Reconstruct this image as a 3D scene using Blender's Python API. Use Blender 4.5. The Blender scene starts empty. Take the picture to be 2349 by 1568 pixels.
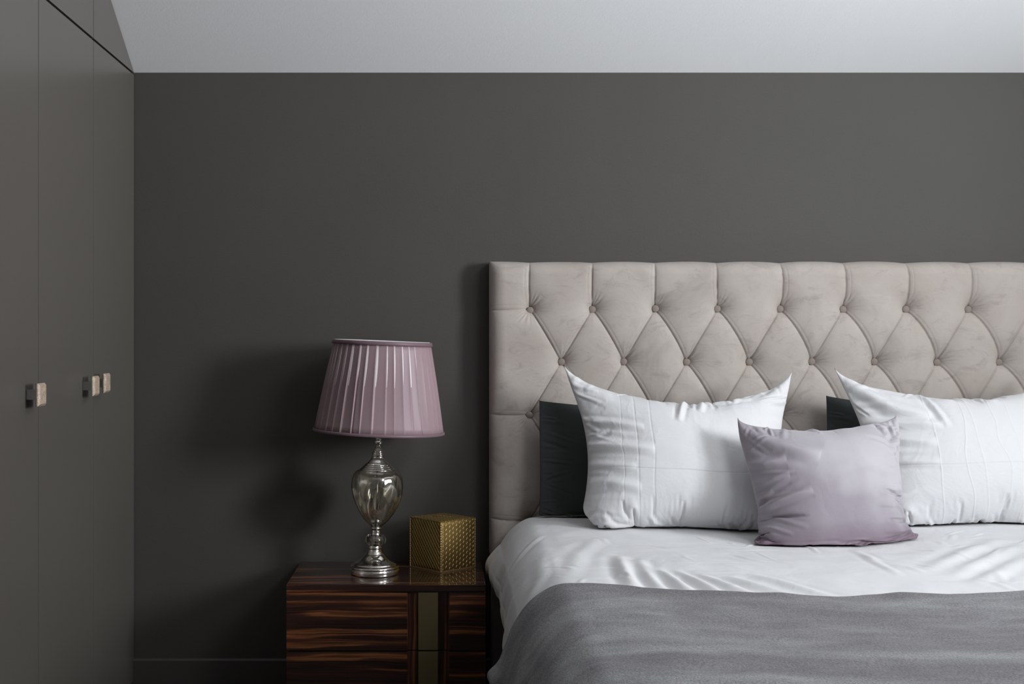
import bpy, bmesh, math, random
import numpy as np
from mathutils import Vector, Matrix
random.seed(7)
rng = np.random.default_rng(11)
PI = math.pi
S = bpy.context.scene
COL = S.collection

# ------------------------------------------------------------------ camera
CAM_D, CAM_Z, F = 4.191, 1.172, 2850.0        # distance to the back wall, eye height, focal length in pixels
VX, VY = 1012.0, 770.0                         # pixel the level camera looks at
cd = bpy.data.cameras.new('camera'); cam = bpy.data.objects.new('camera', cd); COL.objects.link(cam)
cam.location = (0, -CAM_D, CAM_Z); cam.rotation_euler = (PI/2, 0, 0)
cd.sensor_fit = 'HORIZONTAL'; cd.sensor_width = 36.0; cd.lens = F/2349*36
cd.shift_x = (1174.5-VX)/2349; cd.shift_y = -(784-VY)/2349
cd.clip_start = 0.05
S.camera = cam
def at(px, py, D):
    return Vector(((px-VX)/F*D, D-CAM_D, CAM_Z-(py-VY)/F*D))

# ------------------------------------------------------------------ light
w = bpy.data.worlds.new('world'); S.world = w; w.use_nodes = True
w.node_tree.nodes['Background'].inputs[0].default_value = (0.75, 0.85, 1.0, 1)
w.node_tree.nodes['Background'].inputs[1].default_value = 0.6
def area(name, loc, target, sx, sy, power, col):
    l = bpy.data.lights.new(name, 'AREA'); l.shape = 'RECTANGLE'; l.size = sx; l.size_y = sy
    l.energy = power; l.color = col
    o = bpy.data.objects.new(name, l); COL.objects.link(o); o.location = loc
    o.rotation_euler = (Vector(target)-Vector(loc)).to_track_quat('-Z', 'Y').to_euler()
    return o
HC, SL = 2.0595, 0.563          # ceiling height at the back wall, pitch of the roof
YR = -2.30; HR = HC-SL*YR       # ridge; beyond it the roof falls towards the front wall, with a roof window in it
def roof(y): return HC-SL*y if y > YR else HR+SL*(y-YR)
RW = dict(x0=1.55, x1=2.65, y0=-3.95, y1=-2.85)
_n = Vector((0, SL, -1)).normalized(); _c = Vector(((RW['x0']+RW['x1'])/2, (RW['y0']+RW['y1'])/2, roof((RW['y0']+RW['y1'])/2)))
_c = _c-_n*0.10
area('roof_window_daylight', _c, _c+_n, RW['x1']-RW['x0']-0.1, (RW['y1']-RW['y0'])*math.hypot(1, SL)-0.1, 33, (0.945, 0.975, 1.0))
WIN = dict(y0=-3.5, y1=-2.4, z0=1.3, z1=2.6, x=3.3)           # tall window in the right wall
area('window_daylight', (3.28, (WIN['y0']+WIN['y1'])/2, (WIN['z0']+WIN['z1'])/2), (0, (WIN['y0']+WIN['y1'])/2, (WIN['z0']+WIN['z1'])/2),
     WIN['z1']-WIN['z0'], WIN['y1']-WIN['y0'], 35, (0.945, 0.975, 1.0))
# added fill light at the window, aimed up to brighten the ceiling
ceil_fill = area('added_ceiling_fill', (3.26, (WIN['y0']+WIN['y1'])/2+0.2, WIN['z0']+0.35), (-0.2, -0.5, 2.35), 0.6, 1.0, 33, (0.93, 0.965, 1.0))
ceil_fill.data.spread = math.radians(95)
S.view_settings.view_transform = 'Standard'; S.view_settings.look = 'None'
S.view_settings.gamma = 1.0; S.view_settings.use_curve_mapping = False
S.view_settings.exposure = 0.0
S.cycles.max_bounces = 10; S.cycles.transmission_bounces = 8; S.cycles.glossy_bounces = 5
S.cycles.use_denoising = True
S.cycles.sample_clamp_indirect = 4.0

# ------------------------------------------------------------------ material helpers
def new_mat(name):
    m = bpy.data.materials.new(name); m.use_nodes = True
    nt = m.node_tree; b = nt.nodes['Principled BSDF']
    return m, nt, b
def ND(nt, typ, **kw):
    n = nt.nodes.new(typ)
    for k, v in kw.items():
        if k in n.inputs.keys() if isinstance(k, str) else False: n.inputs[k].default_value = v
        else: setattr(n, k, v)
    return n
def L(nt, a, b): nt.links.new(a, b)
def coords(nt, scale=(1,1,1), kind='Object'):
    tc = nt.nodes.new('ShaderNodeTexCoord'); mp = nt.nodes.new('ShaderNodeMapping')
    L(nt, tc.outputs[kind], mp.inputs['Vector']); mp.inputs['Scale'].default_value = scale
    return mp.outputs['Vector']
def noise(nt, vec, scale, detail=4, rough=0.55, dist=0.0):
    n = nt.nodes.new('ShaderNodeTexNoise'); L(nt, vec, n.inputs['Vector'])
    n.inputs['Scale'].default_value = scale; n.inputs['Detail'].default_value = detail
    n.inputs['Roughness'].default_value = rough; n.inputs['Distortion'].default_value = dist
    return n.outputs['Fac']
def ramp(nt, fac, stops, interp='LINEAR'):
    r = nt.nodes.new('ShaderNodeValToRGB'); L(nt, fac, r.inputs['Fac']); cr = r.color_ramp; cr.interpolation = interp
    while len(cr.elements) < len(stops): cr.elements.new(0.5)
    for e, (p, c) in zip(cr.elements, stops):
        e.position = p; e.color = (c[0], c[1], c[2], 1) if hasattr(c, '__len__') else (c, c, c, 1)
    return r.outputs['Color']
def bump(nt, b, height, dist, strength=1.0, prev=None):
    n = nt.nodes.new('ShaderNodeBump'); L(nt, height, n.inputs['Height'])
    n.inputs['Distance'].default_value = dist; n.inputs['Strength'].default_value = strength
    if prev is not None: L(nt, prev, n.inputs['Normal'])
    L(nt, n.outputs['Normal'], b.inputs['Normal']); return n.outputs['Normal']
def math_n(nt, op, a, b=None, c=None):
    n = nt.nodes.new('ShaderNodeMath'); n.operation = op
    for i, v in enumerate((a, b, c)):
        if v is None: continue
        if isinstance(v, (int, float)): n.inputs[i].default_value = v
        else: L(nt, v, n.inputs[i])
    return n.outputs[0]
def simple(name, col, rough=0.5, metal=0.0, spec=0.5, coat=0.0):
    m, nt, b = new_mat(name)
    b.inputs['Base Color'].default_value = (*col, 1); b.inputs['Roughness'].default_value = rough
    b.inputs['Metallic'].default_value = metal; b.inputs['Specular IOR Level'].default_value = spec
    b.inputs['Coat Weight'].default_value = coat
    return m
def paint(name, col, rough, spec=0.5, bumpd=0.0002, var=0.04, bscale=140):
    m, nt, b = new_mat(name)
    v = coords(nt); n1 = noise(nt, v, 2.5, 3)
    c = ramp(nt, n1, [(0.3, [x*(1-var) for x in col]), (0.7, [x*(1+var) for x in col])])
    L(nt, c, b.inputs['Base Color']); b.inputs['Roughness'].default_value = rough
    b.inputs['Specular IOR Level'].default_value = spec
    bump(nt, b, noise(nt, v, bscale, 3), bumpd)
    return m

WALLC = (0.071, 0.0665, 0.061)
M = {}
M['wall'] = paint('wall_paint', WALLC, 0.62, 0.35, 0.0003)
M['wardrobe'] = paint('wardrobe_lacquer', (0.118, 0.107, 0.094), 0.30, 0.5, 0.0001, 0.02)
M['skirting'] = paint('skirting_paint', WALLC, 0.4, 0.5, 0.0001, 0.02)
M['ceiling'] = paint('ceiling_paint', (0.88, 0.885, 0.895), 0.8, 0.3, 0.0003, 0.01)
M['room_wall'] = paint('pale_wall_paint', (0.40, 0.375, 0.35), 0.8, 0.3)
M['black'] = simple('shadow_gap_black', (0.008, 0.008, 0.008), 0.7)
M['dark_side'] = simple('wardrobe_edge', (0.05, 0.048, 0.044), 0.5)
def carpet():
    m, nt, b = new_mat('carpet'); v = coords(nt)
    L(nt, ramp(nt, noise(nt, v, 220, 3), [(0.3, (0.018, 0.016, 0.015)), (0.7, (0.05, 0.046, 0.042))]), b.inputs['Base Color'])
    b.inputs['Roughness'].default_value = 0.95; bump(nt, b, noise(nt, v, 400, 2), 0.003); return m
M['carpet'] = carpet()

def ebony(name, vertical=False, seed=0.0, bright=1.0):
    m, nt, b = new_mat(name)
    tc = nt.nodes.new('ShaderNodeTexCoord'); sep = nt.nodes.new('ShaderNodeSeparateXYZ'); L(nt, tc.outputs['Object'], sep.inputs[0])
    X, Y, Z = sep.outputs
    if vertical: along, across = Z, math_n(nt, 'ADD', X, Y)
    else: along, across = X, math_n(nt, 'ADD', Z, math_n(nt, 'MULTIPLY', Y, 0.83))
    cb = nt.nodes.new('ShaderNodeCombineXYZ')
    L(nt, math_n(nt, 'MULTIPLY', along, 1.0), cb.inputs[0])
    wig = noise(nt, tc.outputs['Object'], 3.0, 2)
    L(nt, math_n(nt, 'ADD', math_n(nt, 'MULTIPLY', across, 22.0), math_n(nt, 'MULTIPLY', wig, 0.55)), cb.inputs[1])
    cb.inputs[2].default_value = seed
    n1 = noise(nt, cb.outputs[0], 1.7, 2, 0.5)
    cb2 = nt.nodes.new('ShaderNodeCombineXYZ')
    L(nt, math_n(nt, 'MULTIPLY', along, 0.9), cb2.inputs[0])
    L(nt, math_n(nt, 'ADD', math_n(nt, 'MULTIPLY', across, 95.0), math_n(nt, 'MULTIPLY', wig, 2.2)), cb2.inputs[1]); cb2.inputs[2].default_value = seed+3
    n2 = noise(nt, cb2.outputs[0], 1.6, 4, 0.7, 0.0)
    k = bright
    broad = ramp(nt, n1, [(0.46, 0.0), (0.53, 0.2), (0.58, 0.75), (0.64, 1.0), (0.70, 0.5)])
    fine = ramp(nt, n2, [(0.38, 0.05), (0.47, 0.55), (0.53, 1.0), (0.60, 0.5), (0.68, 0.9)])
    f = math_n(nt, 'ADD', math_n(nt, 'MULTIPLY', broad, math_n(nt, 'ADD', math_n(nt, 'MULTIPLY', fine, 0.75), 0.25)), math_n(nt, 'MULTIPLY', fine, 0.26))
    c = ramp(nt, f, [(0.0, (0.005*k, 0.003*k, 0.0035*k)), (0.15, (0.022*k, 0.009*k, 0.007*k)), (0.45, (0.085*k, 0.028*k, 0.013*k)),
                     (0.8, (0.20*k, 0.068*k, 0.024*k)), (1.0, (0.29*k, 0.11*k, 0.04*k))])
    L(nt, c, b.inputs['Base Color']); b.inputs['Roughness'].default_value = 0.35
    b.inputs['Coat Weight'].default_value = 1.0; b.inputs['Coat Roughness'].default_value = 0.035
    return m
M['ebony'] = ebony('striped_ebony_veneer', False, 1.7)
M['ebony_v'] = ebony('striped_ebony_vertical', True, 8.0, 0.6)
M['brass'] = simple('satin_brass', (0.44, 0.36, 0.19), 0.42, 1.0)
M['chrome'] = simple('polished_nickel', (0.86, 0.82, 0.77), 0.05, 1.0)
M['knob_metal'] = simple('brushed_nickel', (0.55, 0.55, 0.54), 0.3, 1.0)
def stone():
    m, nt, b = new_mat('pale_stone'); v = coords(nt)
    L(nt, ramp(nt, noise(nt, v, 170, 5, 0.7, 0.6), [(0.3, (0.30, 0.21, 0.15)), (0.5, (0.52, 0.40, 0.30)), (0.7, (0.72, 0.62, 0.52))]), b.inputs['Base Color'])
    b.inputs['Roughness'].default_value = 0.35; bump(nt, b, noise(nt, v, 260, 3), 0.0006); return m
M['stone'] = stone()

def velvet():
    m, nt, b = new_mat('taupe_velvet'); v = coords(nt)
    n1 = noise(nt, v, 3.2, 5, 0.6, 0.8)
    c1 = ramp(nt, n1, [(0.36, (0.425, 0.372, 0.335)), (0.52, (0.475, 0.425, 0.39)), (0.68, (0.385, 0.34, 0.31))])
    v2 = coords(nt, (1, 1, 1.9)); n2 = noise(nt, v2, 11, 8, 0.72, 0.7)
    mask = ramp(nt, n2, [(0.54, 0.0), (0.66, 0.5), (0.8, 0.7)])
    mx = nt.nodes.new('ShaderNodeMixRGB'); L(nt, mask, mx.inputs[0]); L(nt, c1, mx.inputs[1]); mx.inputs[2].default_value = (0.31, 0.272, 0.25, 1)
    v3 = coords(nt, (1, 1, 2.4)); n3 = noise(nt, v3, 6, 7, 0.72, 0.9)
    mask3 = ramp(nt, n3, [(0.60, 0.0), (0.70, 0.5)])
    mx2 = nt.nodes.new('ShaderNodeMixRGB'); L(nt, mask3, mx2.inputs[0]); L(nt, mx.outputs[0], mx2.inputs[1]); mx2.inputs[2].default_value = (0.52, 0.47, 0.435, 1)
    L(nt, mx2.outputs[0], b.inputs['Base Color']); b.inputs['Roughness'].default_value = 0.62
    b.inputs['Specular IOR Level'].default_value = 0.25
    b.inputs['Sheen Weight'].default_value = 0.15; b.inputs['Sheen Roughness'].default_value = 0.35
    p = bump(nt, b, noise(nt, coords(nt, (1, 1, 0.35)), 900, 2), 0.0003)
    bump(nt, b, n2, 0.0012, 1.0, p)
    return m
M['velvet'] = velvet()
M['button'] = simple('button_velvet', (0.25, 0.205, 0.178), 0.6, 0, 0.3)

def crease_height(nt, u, v, creases):
    tot = None
    for kind, pos, wid, amp, wob in creases:
        a, o = (u, v) if kind == 'v' else (v, u)     # 'v' = line running along v at u = pos
        nn = nt.nodes.new('ShaderNodeTexNoise'); nn.noise_dimensions = '1D'
        L(nt, math_n(nt, 'ADD', o, pos*13.7), nn.inputs['W']); nn.inputs['Scale'].default_value = 2.2; nn.inputs['Detail'].default_value = 1
        d = math_n(nt, 'SUBTRACT', math_n(nt, 'ADD', a, math_n(nt, 'MULTIPLY', nn.outputs['Fac'], wob)), pos+wob*0.5)
        d = math_n(nt, 'DIVIDE', d, wid)
        g = math_n(nt, 'POWER', 2.718, math_n(nt, 'MULTIPLY', math_n(nt, 'MULTIPLY', d, d), -1.0))
        g = math_n(nt, 'MULTIPLY', g, amp)
        tot = g if tot is None else math_n(nt, 'ADD', tot, g)
    return tot
def cotton(name, col, creases=(), wr=0.004, wscale=7, rough=0.8, rid=0.12):
    m, nt, b = new_mat(name); v = coords(nt)
    b.inputs['Base Color'].default_value = (*col, 1); b.inputs['Roughness'].default_value = rough
    b.inputs['Specular IOR Level'].default_value = 0.25
    b.inputs['Sheen Weight'].default_value = 0.04; b.inputs['Sheen Roughness'].default_value = 0.4
    p = bump(nt, b, noise(nt, v, 1500, 1), 0.00012)
    n = noise(nt, v, wscale, 6, 0.55, 1.2)
    r = ramp(nt, n, [(0.40, 0.0), (0.5, 1.0), (0.60, 0.0)])       # soft ridged creases
    p = bump(nt, b, noise(nt, v, wscale*0.8, 4, 0.5, 0.6), wr*2.0, 1.0, p)
    p = bump(nt, b, r, wr*rid, 1.0, p)
    if creases:
        uv = nt.nodes.new('ShaderNodeUVMap'); sp = nt.nodes.new('ShaderNodeSeparateXYZ'); L(nt, uv.outputs[0], sp.inputs[0])
        h = crease_height(nt, sp.outputs[0], sp.outputs[1], creases)
        bump(nt, b, h, 0.0013, 1.0, p)
    return m
CR1 = [('h', 0.405, 0.004, -0.9, 0.03), ('v', 0.335, 0.004, -0.5, 0.03), ('v', 0.27, 0.004, -0.5, 0.02), ('v', 0.21, 0.003, -0.3, 0.03),
       ('v', 0.52, 0.01, 0.25, 0.02), ('v', 0.70, 0.01, 0.3, 0.05), ('v', 0.78, 0.006, 0.25, 0.03)]
CR2 = [('h', 0.43, 0.004, -0.7, 0.02), ('v', 0.30, 0.003, 0.5, 0.03), ('v', 0.42, 0.003, 0.55, 0.06), ('v', 0.47, 0.003, 0.4, 0.02),
       ('v', 0.56, 0.004, 0.5, 0.12), ('v', 0.63, 0.004, 0.4, 0.05)]
M['white_pillow'] = cotton('white_cotton_left', (0.73, 0.73, 0.74), CR1)
M['white_pillow2'] = cotton('white_cotton_right', (0.75, 0.75, 0.76), CR2)
M['duvet'] = cotton('white_duvet_cotton', (0.79, 0.79, 0.80), (), 0.0035, 5)
M['dark_pillow'] = cotton('charcoal_cotton', (0.045, 0.052, 0.05), (), 0.003, 6)
def lilac():
    m, nt, b = new_mat('lilac_velvet'); v = coords(nt)
    uv = nt.nodes.new('ShaderNodeUVMap'); sp = nt.nodes.new('ShaderNodeSeparateXYZ'); L(nt, uv.outputs[0], sp.inputs[0])
    n1 = noise(nt, v, 5, 3, 0.5, 0.2)
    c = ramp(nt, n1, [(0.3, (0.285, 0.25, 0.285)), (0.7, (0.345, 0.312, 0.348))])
    # shade painted into the colour: darker and more purple towards the lower edge
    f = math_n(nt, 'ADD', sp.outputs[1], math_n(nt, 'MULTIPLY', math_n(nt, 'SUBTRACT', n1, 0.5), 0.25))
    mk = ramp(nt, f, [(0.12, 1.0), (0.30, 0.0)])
    # painted highlight: colour lightened towards the upper right, as if lit from there
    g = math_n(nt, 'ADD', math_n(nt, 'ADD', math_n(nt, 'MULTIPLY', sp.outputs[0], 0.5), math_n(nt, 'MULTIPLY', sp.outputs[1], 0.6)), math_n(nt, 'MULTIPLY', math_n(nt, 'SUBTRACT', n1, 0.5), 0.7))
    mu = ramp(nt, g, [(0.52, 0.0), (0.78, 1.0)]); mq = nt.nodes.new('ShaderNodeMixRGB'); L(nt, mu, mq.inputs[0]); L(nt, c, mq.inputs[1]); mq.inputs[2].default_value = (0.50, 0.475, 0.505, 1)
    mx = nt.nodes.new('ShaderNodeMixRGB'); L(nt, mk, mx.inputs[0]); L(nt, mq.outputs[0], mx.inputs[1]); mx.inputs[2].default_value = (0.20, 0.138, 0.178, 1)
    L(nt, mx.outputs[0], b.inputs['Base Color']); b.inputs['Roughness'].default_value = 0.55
    b.inputs['Specular IOR Level'].default_value = 0.3
    b.inputs['Sheen Weight'].default_value = 0.35; b.inputs['Sheen Roughness'].default_value = 0.35
    b.inputs['Sheen Tint'].default_value = (0.95, 0.93, 1, 1)
    p = bump(nt, b, noise(nt, v, 1300, 2), 0.0002)
    bump(nt, b, noise(nt, v, 14, 4, 0.5, 0.8), 0.002, 1.0, p)
    return m
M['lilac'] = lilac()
def fleece():
    m, nt, b = new_mat('grey_fleece')
    v = coords(nt, (0.45, 1.5, 1.5)); n1 = noise(nt, v, 5, 5, 0.55, 0.5)
    c = ramp(nt, n1, [(0.36, (0.178, 0.170, 0.182)), (0.5, (0.225, 0.220, 0.231)), (0.64, (0.29, 0.291, 0.297))])
    v2 = coords(nt, (1, 0.55, 1)); rot = v2
    cv = coords(nt, (1, 0.5, 1)); cv.node.inputs['Rotation'].default_value = (0, 0, 0.55)
    n2 = noise(nt, cv, 300, 3, 0.6, 0.2)
    mx = nt.nodes.new('ShaderNodeMixRGB'); mx.blend_type = 'MULTIPLY'; mx.inputs[0].default_value = 1.0
    L(nt, c, mx.inputs[1]); L(nt, ramp(nt, n2, [(0.3, 0.66), (0.7, 1.28)]), mx.inputs[2])
    L(nt, mx.outputs[0], b.inputs['Base Color']); b.inputs['Roughness'].default_value = 0.95
    b.inputs['Specular IOR Level'].default_value = 0.1
    b.inputs['Sheen Weight'].default_value = 0.12; b.inputs['Sheen Roughness'].default_value = 0.5
    p = bump(nt, b, n2, 0.0009)
    bump(nt, b, noise(nt, v, 7, 2), 0.004, 1.0, p)
    return m
M['fleece'] = fleece()
def silk(name, col):
    m, nt, b = new_mat(name); v = coords(nt)
    b.inputs['Base Color'].default_value = (*col, 1); b.inputs['Roughness'].default_value = 0.42
    b.inputs['Specular IOR Level'].default_value = 0.35
    b.inputs['Sheen Weight'].default_value = 0.1; b.inputs['Sheen Tint'].default_value = (1, 0.9, 0.93, 1)
    bump(nt, b, noise(nt, coords(nt, (1, 1, 0.15)), 700, 2), 0.0002)
    return m
M['silk'] = silk('mauve_silk', (0.34, 0.238, 0.26))
M['trim'] = silk('mauve_trim', (0.20, 0.125, 0.15))
M['lining'] = simple('white_lining', (0.78, 0.77, 0.75), 0.7)
def glassm(name, col):
    m, nt, b = new_mat(name)
    b.inputs['Base Color'].default_value = (*col, 1); b.inputs['Roughness'].default_value = 0.0
    b.inputs['Transmission Weight'].default_value = 1.0; b.inputs['IOR'].default_value = 1.65
    return m
M['glass'] = glassm('champagne_glass', (0.95, 0.92, 0.84))
gm = M['glass']; nt = gm.node_tree; out = nt.nodes['Material Output']; gb = nt.nodes['Principled BSDF']
gl_ = nt.nodes.new('ShaderNodeBsdfGlossy'); gl_.inputs['Color'].default_value = (0.95, 0.93, 0.88, 1); gl_.inputs['Roughness'].default_value = 0.02
mxs = nt.nodes.new('ShaderNodeMixShader'); mxs.inputs[0].default_value = 0.16
nt.links.new(gb.outputs[0], mxs.inputs[1]); nt.links.new(gl_.outputs[0], mxs.inputs[2]); nt.links.new(mxs.outputs[0], out.inputs['Surface'])
M['clear'] = glassm('clear_glass', (0.97, 0.96, 0.93))
def goldbox(name, diag):
    m, nt, b = new_mat(name)
    uv = nt.nodes.new('ShaderNodeUVMap'); sp = nt.nodes.new('ShaderNodeSeparateXYZ'); L(nt, uv.outputs[0], sp.inputs[0])
    u, v = sp.outputs[0], sp.outputs[1]
    b.inputs['Base Color'].default_value = (0.52, 0.37, 0.15, 1); b.inputs['Metallic'].default_value = 0.85
    b.inputs['Roughness'].default_value = 0.45
    U = math_n(nt, 'MULTIPLY', u, 10.0); V = math_n(nt, 'MULTIPLY', v, 11.0)
    def fin(h, colf, lo, hi):
        bump(nt, b, h, 0.0016); L(nt, ramp(nt, colf, [(0.0, lo), (0.6, hi)]), b.inputs['Base Color'])
    if diag > 0:
        # staggered columns of short slanted raised dashes
        V2 = math_n(nt, 'ADD', V, math_n(nt, 'MULTIPLY', math_n(nt, 'FLOOR', U), 0.42))
        fu = math_n(nt, 'SUBTRACT', math_n(nt, 'FRACT', U), 0.5); fv = math_n(nt, 'SUBTRACT', math_n(nt, 'FRACT', V2), 0.5)
        ca, sa = math.cos(1.02), math.sin(1.02)
        p = math_n(nt, 'ADD', math_n(nt, 'MULTIPLY', fu, ca), math_n(nt, 'MULTIPLY', fv, sa))
        q = math_n(nt, 'SUBTRACT', math_n(nt, 'MULTIPLY', fv, ca), math_n(nt, 'MULTIPLY', fu, sa))
        e = math_n(nt, 'ADD', math_n(nt, 'POWER', math_n(nt, 'DIVIDE', math_n(nt, 'ABSOLUTE', p), 0.42), 2.0),
                   math_n(nt, 'POWER', math_n(nt, 'DIVIDE', math_n(nt, 'ABSOLUTE', q), 0.11), 2.0))
        dash = math_n(nt, 'MAXIMUM', math_n(nt, 'SUBTRACT', 1.0, e), 0.0)
        w1 = math_n(nt, 'SINE', math_n(nt, 'MULTIPLY', math_n(nt, 'ADD', U, math_n(nt, 'MULTIPLY', V, 1.5)), 9.4))
        fin(math_n(nt, 'ADD', dash, math_n(nt, 'MULTIPLY', w1, 0.07)), dash, (0.30, 0.19, 0.055), (0.95, 0.78, 0.48))  # highlight on the raised dashes is painted into the base colour
    else:
        def lines(a_, b_, f_):
            t_ = math_n(nt, 'FRACT', math_n(nt, 'ADD', math_n(nt, 'MULTIPLY', U, a_), math_n(nt, 'MULTIPLY', V, b_)))
            t_ = math_n(nt, 'ABSOLUTE', math_n(nt, 'SUBTRACT', t_, 0.5))
            return math_n(nt, 'MAXIMUM', math_n(nt, 'SUBTRACT', 1.0, math_n(nt, 'DIVIDE', t_, f_)), 0.0)
        l1 = lines(1.15, 0.85, 0.13); l2 = lines(-1.15, 0.85, 0.10)
        h = math_n(nt, 'ADD', l1, math_n(nt, 'MULTIPLY', l2, 0.45))
        fin(h, math_n(nt, 'MULTIPLY', h, 0.6), (0.27, 0.175, 0.05), (0.62, 0.46, 0.19))
    return m
M['gold_r'] = goldbox('embossed_gold', 1); M['gold_l'] = goldbox('embossed_gold_left', -1)
M['gold_edge'] = simple('gold_edge', (0.62, 0.42, 0.22), 0.4, 0.85)

# ------------------------------------------------------------------ object helpers
def tag(o, label=None, cat=None, group=None, kind=None):
    for k, v in (('label', label), ('category', cat), ('group', group), ('kind', kind)):
        if v: o[k] = v
    return o
def empty(name, loc=(0, 0, 0), rz=0, label=None, cat=None, group=None, parent=None):
    o = bpy.data.objects.new(name, None); COL.objects.link(o); o.location = loc; o.rotation_euler[2] = rz
    o.empty_display_size = 0.1
    if parent: o.parent = parent
    return tag(o, label, cat, group)
def mesh_obj(name, verts, faces, mat, parent=None, smooth=True, uv=None):
    me = bpy.data.meshes.new(name)
    if isinstance(verts, np.ndarray) and isinstance(faces, np.ndarray):
        nv, nf = len(verts), len(faces); k = faces.shape[1]
        me.vertices.add(nv); me.vertices.foreach_set('co', verts.astype(np.float32).ravel())
        me.loops.add(nf*k); me.loops.foreach_set('vertex_index', faces.astype(np.int32).ravel())
        me.polygons.add(nf); me.polygons.foreach_set('loop_start', np.arange(0, nf*k, k, dtype=np.int32))
        me.polygons.foreach_set('loop_total', np.full(nf, k, dtype=np.int32))
        me.update(calc_edges=True)
    else:
        me.from_pydata([tuple(v) for v in verts], [], [tuple(f) for f in faces]); me.update()
    if uv is not None:
        lay = me.uv_layers.new(name='UVMap'); li = np.empty(len(me.loops), dtype=np.int32); me.loops.foreach_get('vertex_index', li)
        lay.data.foreach_set('uv', np.asarray(uv, dtype=np.float32)[li].ravel())
    if smooth: me.polygons.foreach_set('use_smooth', [True]*len(me.polygons))
    me.materials.append(mat)
    o = bpy.data.objects.new(name, me); COL.objects.link(o)
    if parent: o.parent = parent
    return o
def grid_faces(n, m, flip=False):
    i = np.arange(n-1)[:, None]; j = np.arange(m-1)[None, :]
    a = (i*m+j).ravel(); b = a+m; c = b+1; d = a+1
    f = np.stack([a, b, c, d], 1)
    return f[:, ::-1].copy() if flip else f
def boxes(name, blist, mat, parent=None, bevel=0.0, segs=2):
    """blist: (x0,x1,y0,y1,z0,z1) boxes in one mesh"""
    bm = bmesh.new()
    for x0, x1, y0, y1, z0, z1 in blist:
        vs = [bm.verts.new(p) for p in ((x0,y0,z0),(x1,y0,z0),(x1,y1,z0),(x0,y1,z0),(x0,y0,z1),(x1,y0,z1),(x1,y1,z1),(x0,y1,z1))]
        for f in ((3,2,1,0),(4,5,6,7),(0,1,5,4),(1,2,6,5),(2,3,7,6),(3,0,4,7)): bm.faces.new([vs[i] for i in f])
    if bevel:
        bmesh.ops.bevel(bm, geom=bm.edges[:], offset=bevel, segments=segs, affect='EDGES', profile=0.7)
    me = bpy.data.meshes.new(name); bm.to_mesh(me); bm.free(); me.materials.append(mat)
    o = bpy.data.objects.new(name, me); COL.objects.link(o)
    if parent: o.parent = parent
    return o
def prism(name, poly, axis, a0, a1, mat, parent=None, bevel=0.0):
    """extrude polygon; axis 'x': poly is (y,z); axis 'y': poly is (x,z)"""
    def mk(p, a): return (a, p[0], p[1]) if axis == 'x' else (p[0], a, p[1])
    bm = bmesh.new(); A = [bm.verts.new(mk(p, a0)) for p in poly]; B = [bm.verts.new(mk(p, a1)) for p in poly]
    bm.faces.new(A); bm.faces.new(B[::-1]); n = len(poly)
    for i in range(n): bm.faces.new([A[i], B[i], B[(i+1) % n], A[(i+1) % n]])
    bmesh.ops.recalc_face_normals(bm, faces=bm.faces[:])
    if bevel: bmesh.ops.bevel(bm, geom=bm.edges[:], offset=bevel, segments=2, affect='EDGES', profile=0.7)
    me = bpy.data.meshes.new(name); bm.to_mesh(me); bm.free(); me.materials.append(mat)
    o = bpy.data.objects.new(name, me); COL.objects.link(o)
    if parent: o.parent = parent
    return o
def lathe(name, prof, mat, parent=None, seg=64, flute=None, closed=True):
    """prof: (r,z) from bottom to top; closed caps are made by r=0 ends"""
    P = np.array(prof, float); n = len(P); th = np.arange(seg)/seg*2*PI
    R = P[:, 0][:, None]*np.ones(seg)[None]; Z = P[:, 1][:, None]*np.ones(seg)[None]
    if flute is not None: R = R*flute(th[None, :], P[:, 1][:, None], P[:, 0][:, None])
    V = np.stack([R*np.cos(th), R*np.sin(th), Z], -1).reshape(-1, 3)
    fs = []
    for i in range(n-1):
        for j in range(seg):
            k = (j+1) % seg; fs.append((i*seg+j, i*seg+k, (i+1)*seg+k, (i+1)*seg+j))
    o = mesh_obj(name, V, np.array(fs), mat, parent)
    bm = bmesh.new(); bm.from_mesh(o.data); bmesh.ops.remove_doubles(bm, verts=bm.verts[:], dist=1e-6)
    bmesh.ops.recalc_face_normals(bm, faces=bm.faces[:]); bm.to_mesh(o.data); bm.free()
    return o
def smooth_curve(pts, n):
    """Catmull-Rom resample of 2D points, uniform arc length"""
    P = np.array(pts, float); P = np.vstack([2*P[0]-P[1], P, 2*P[-1]-P[-2]]); out = []
    for i in range(1, len(P)-2):
        t = np.linspace(0, 1, 24, endpoint=False)[:, None]
        a, b, c, d = P[i-1], P[i], P[i+1], P[i+2]
        out.append(0.5*((2*b)+(-a+c)*t+(2*a-5*b+4*c-d)*t**2+(-a+3*b-3*c+d)*t**3))
    out = np.vstack(out+[P[-2][None]])
    s = np.concatenate([[0], np.cumsum(np.linalg.norm(np.diff(out, axis=0), axis=1))])
    q = np.linspace(0, s[-1], n)
    return np.stack([np.interp(q, s, out[:, 0]), np.interp(q, s, out[:, 1])], 1), s[-1]
def fbm(x, y, freq, seed, octaves=3):
    """cheap smooth pseudo-noise from rotated sines"""
    r = np.random.default_rng(seed); t = 0
    for o in range(octaves):
        for _ in range(5):
            a = r.uniform(0, 2*PI); f = freq*2**o*r.uniform(0.6, 1.4); p = r.uniform(0, 2*PI)
            t = t+np.sin((x*math.cos(a)+y*math.sin(a))*f+p+1.3*np.sin((y*math.cos(a)-x*math.sin(a))*f*0.6+p*2))/(5*1.9**o)
    return t

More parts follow.
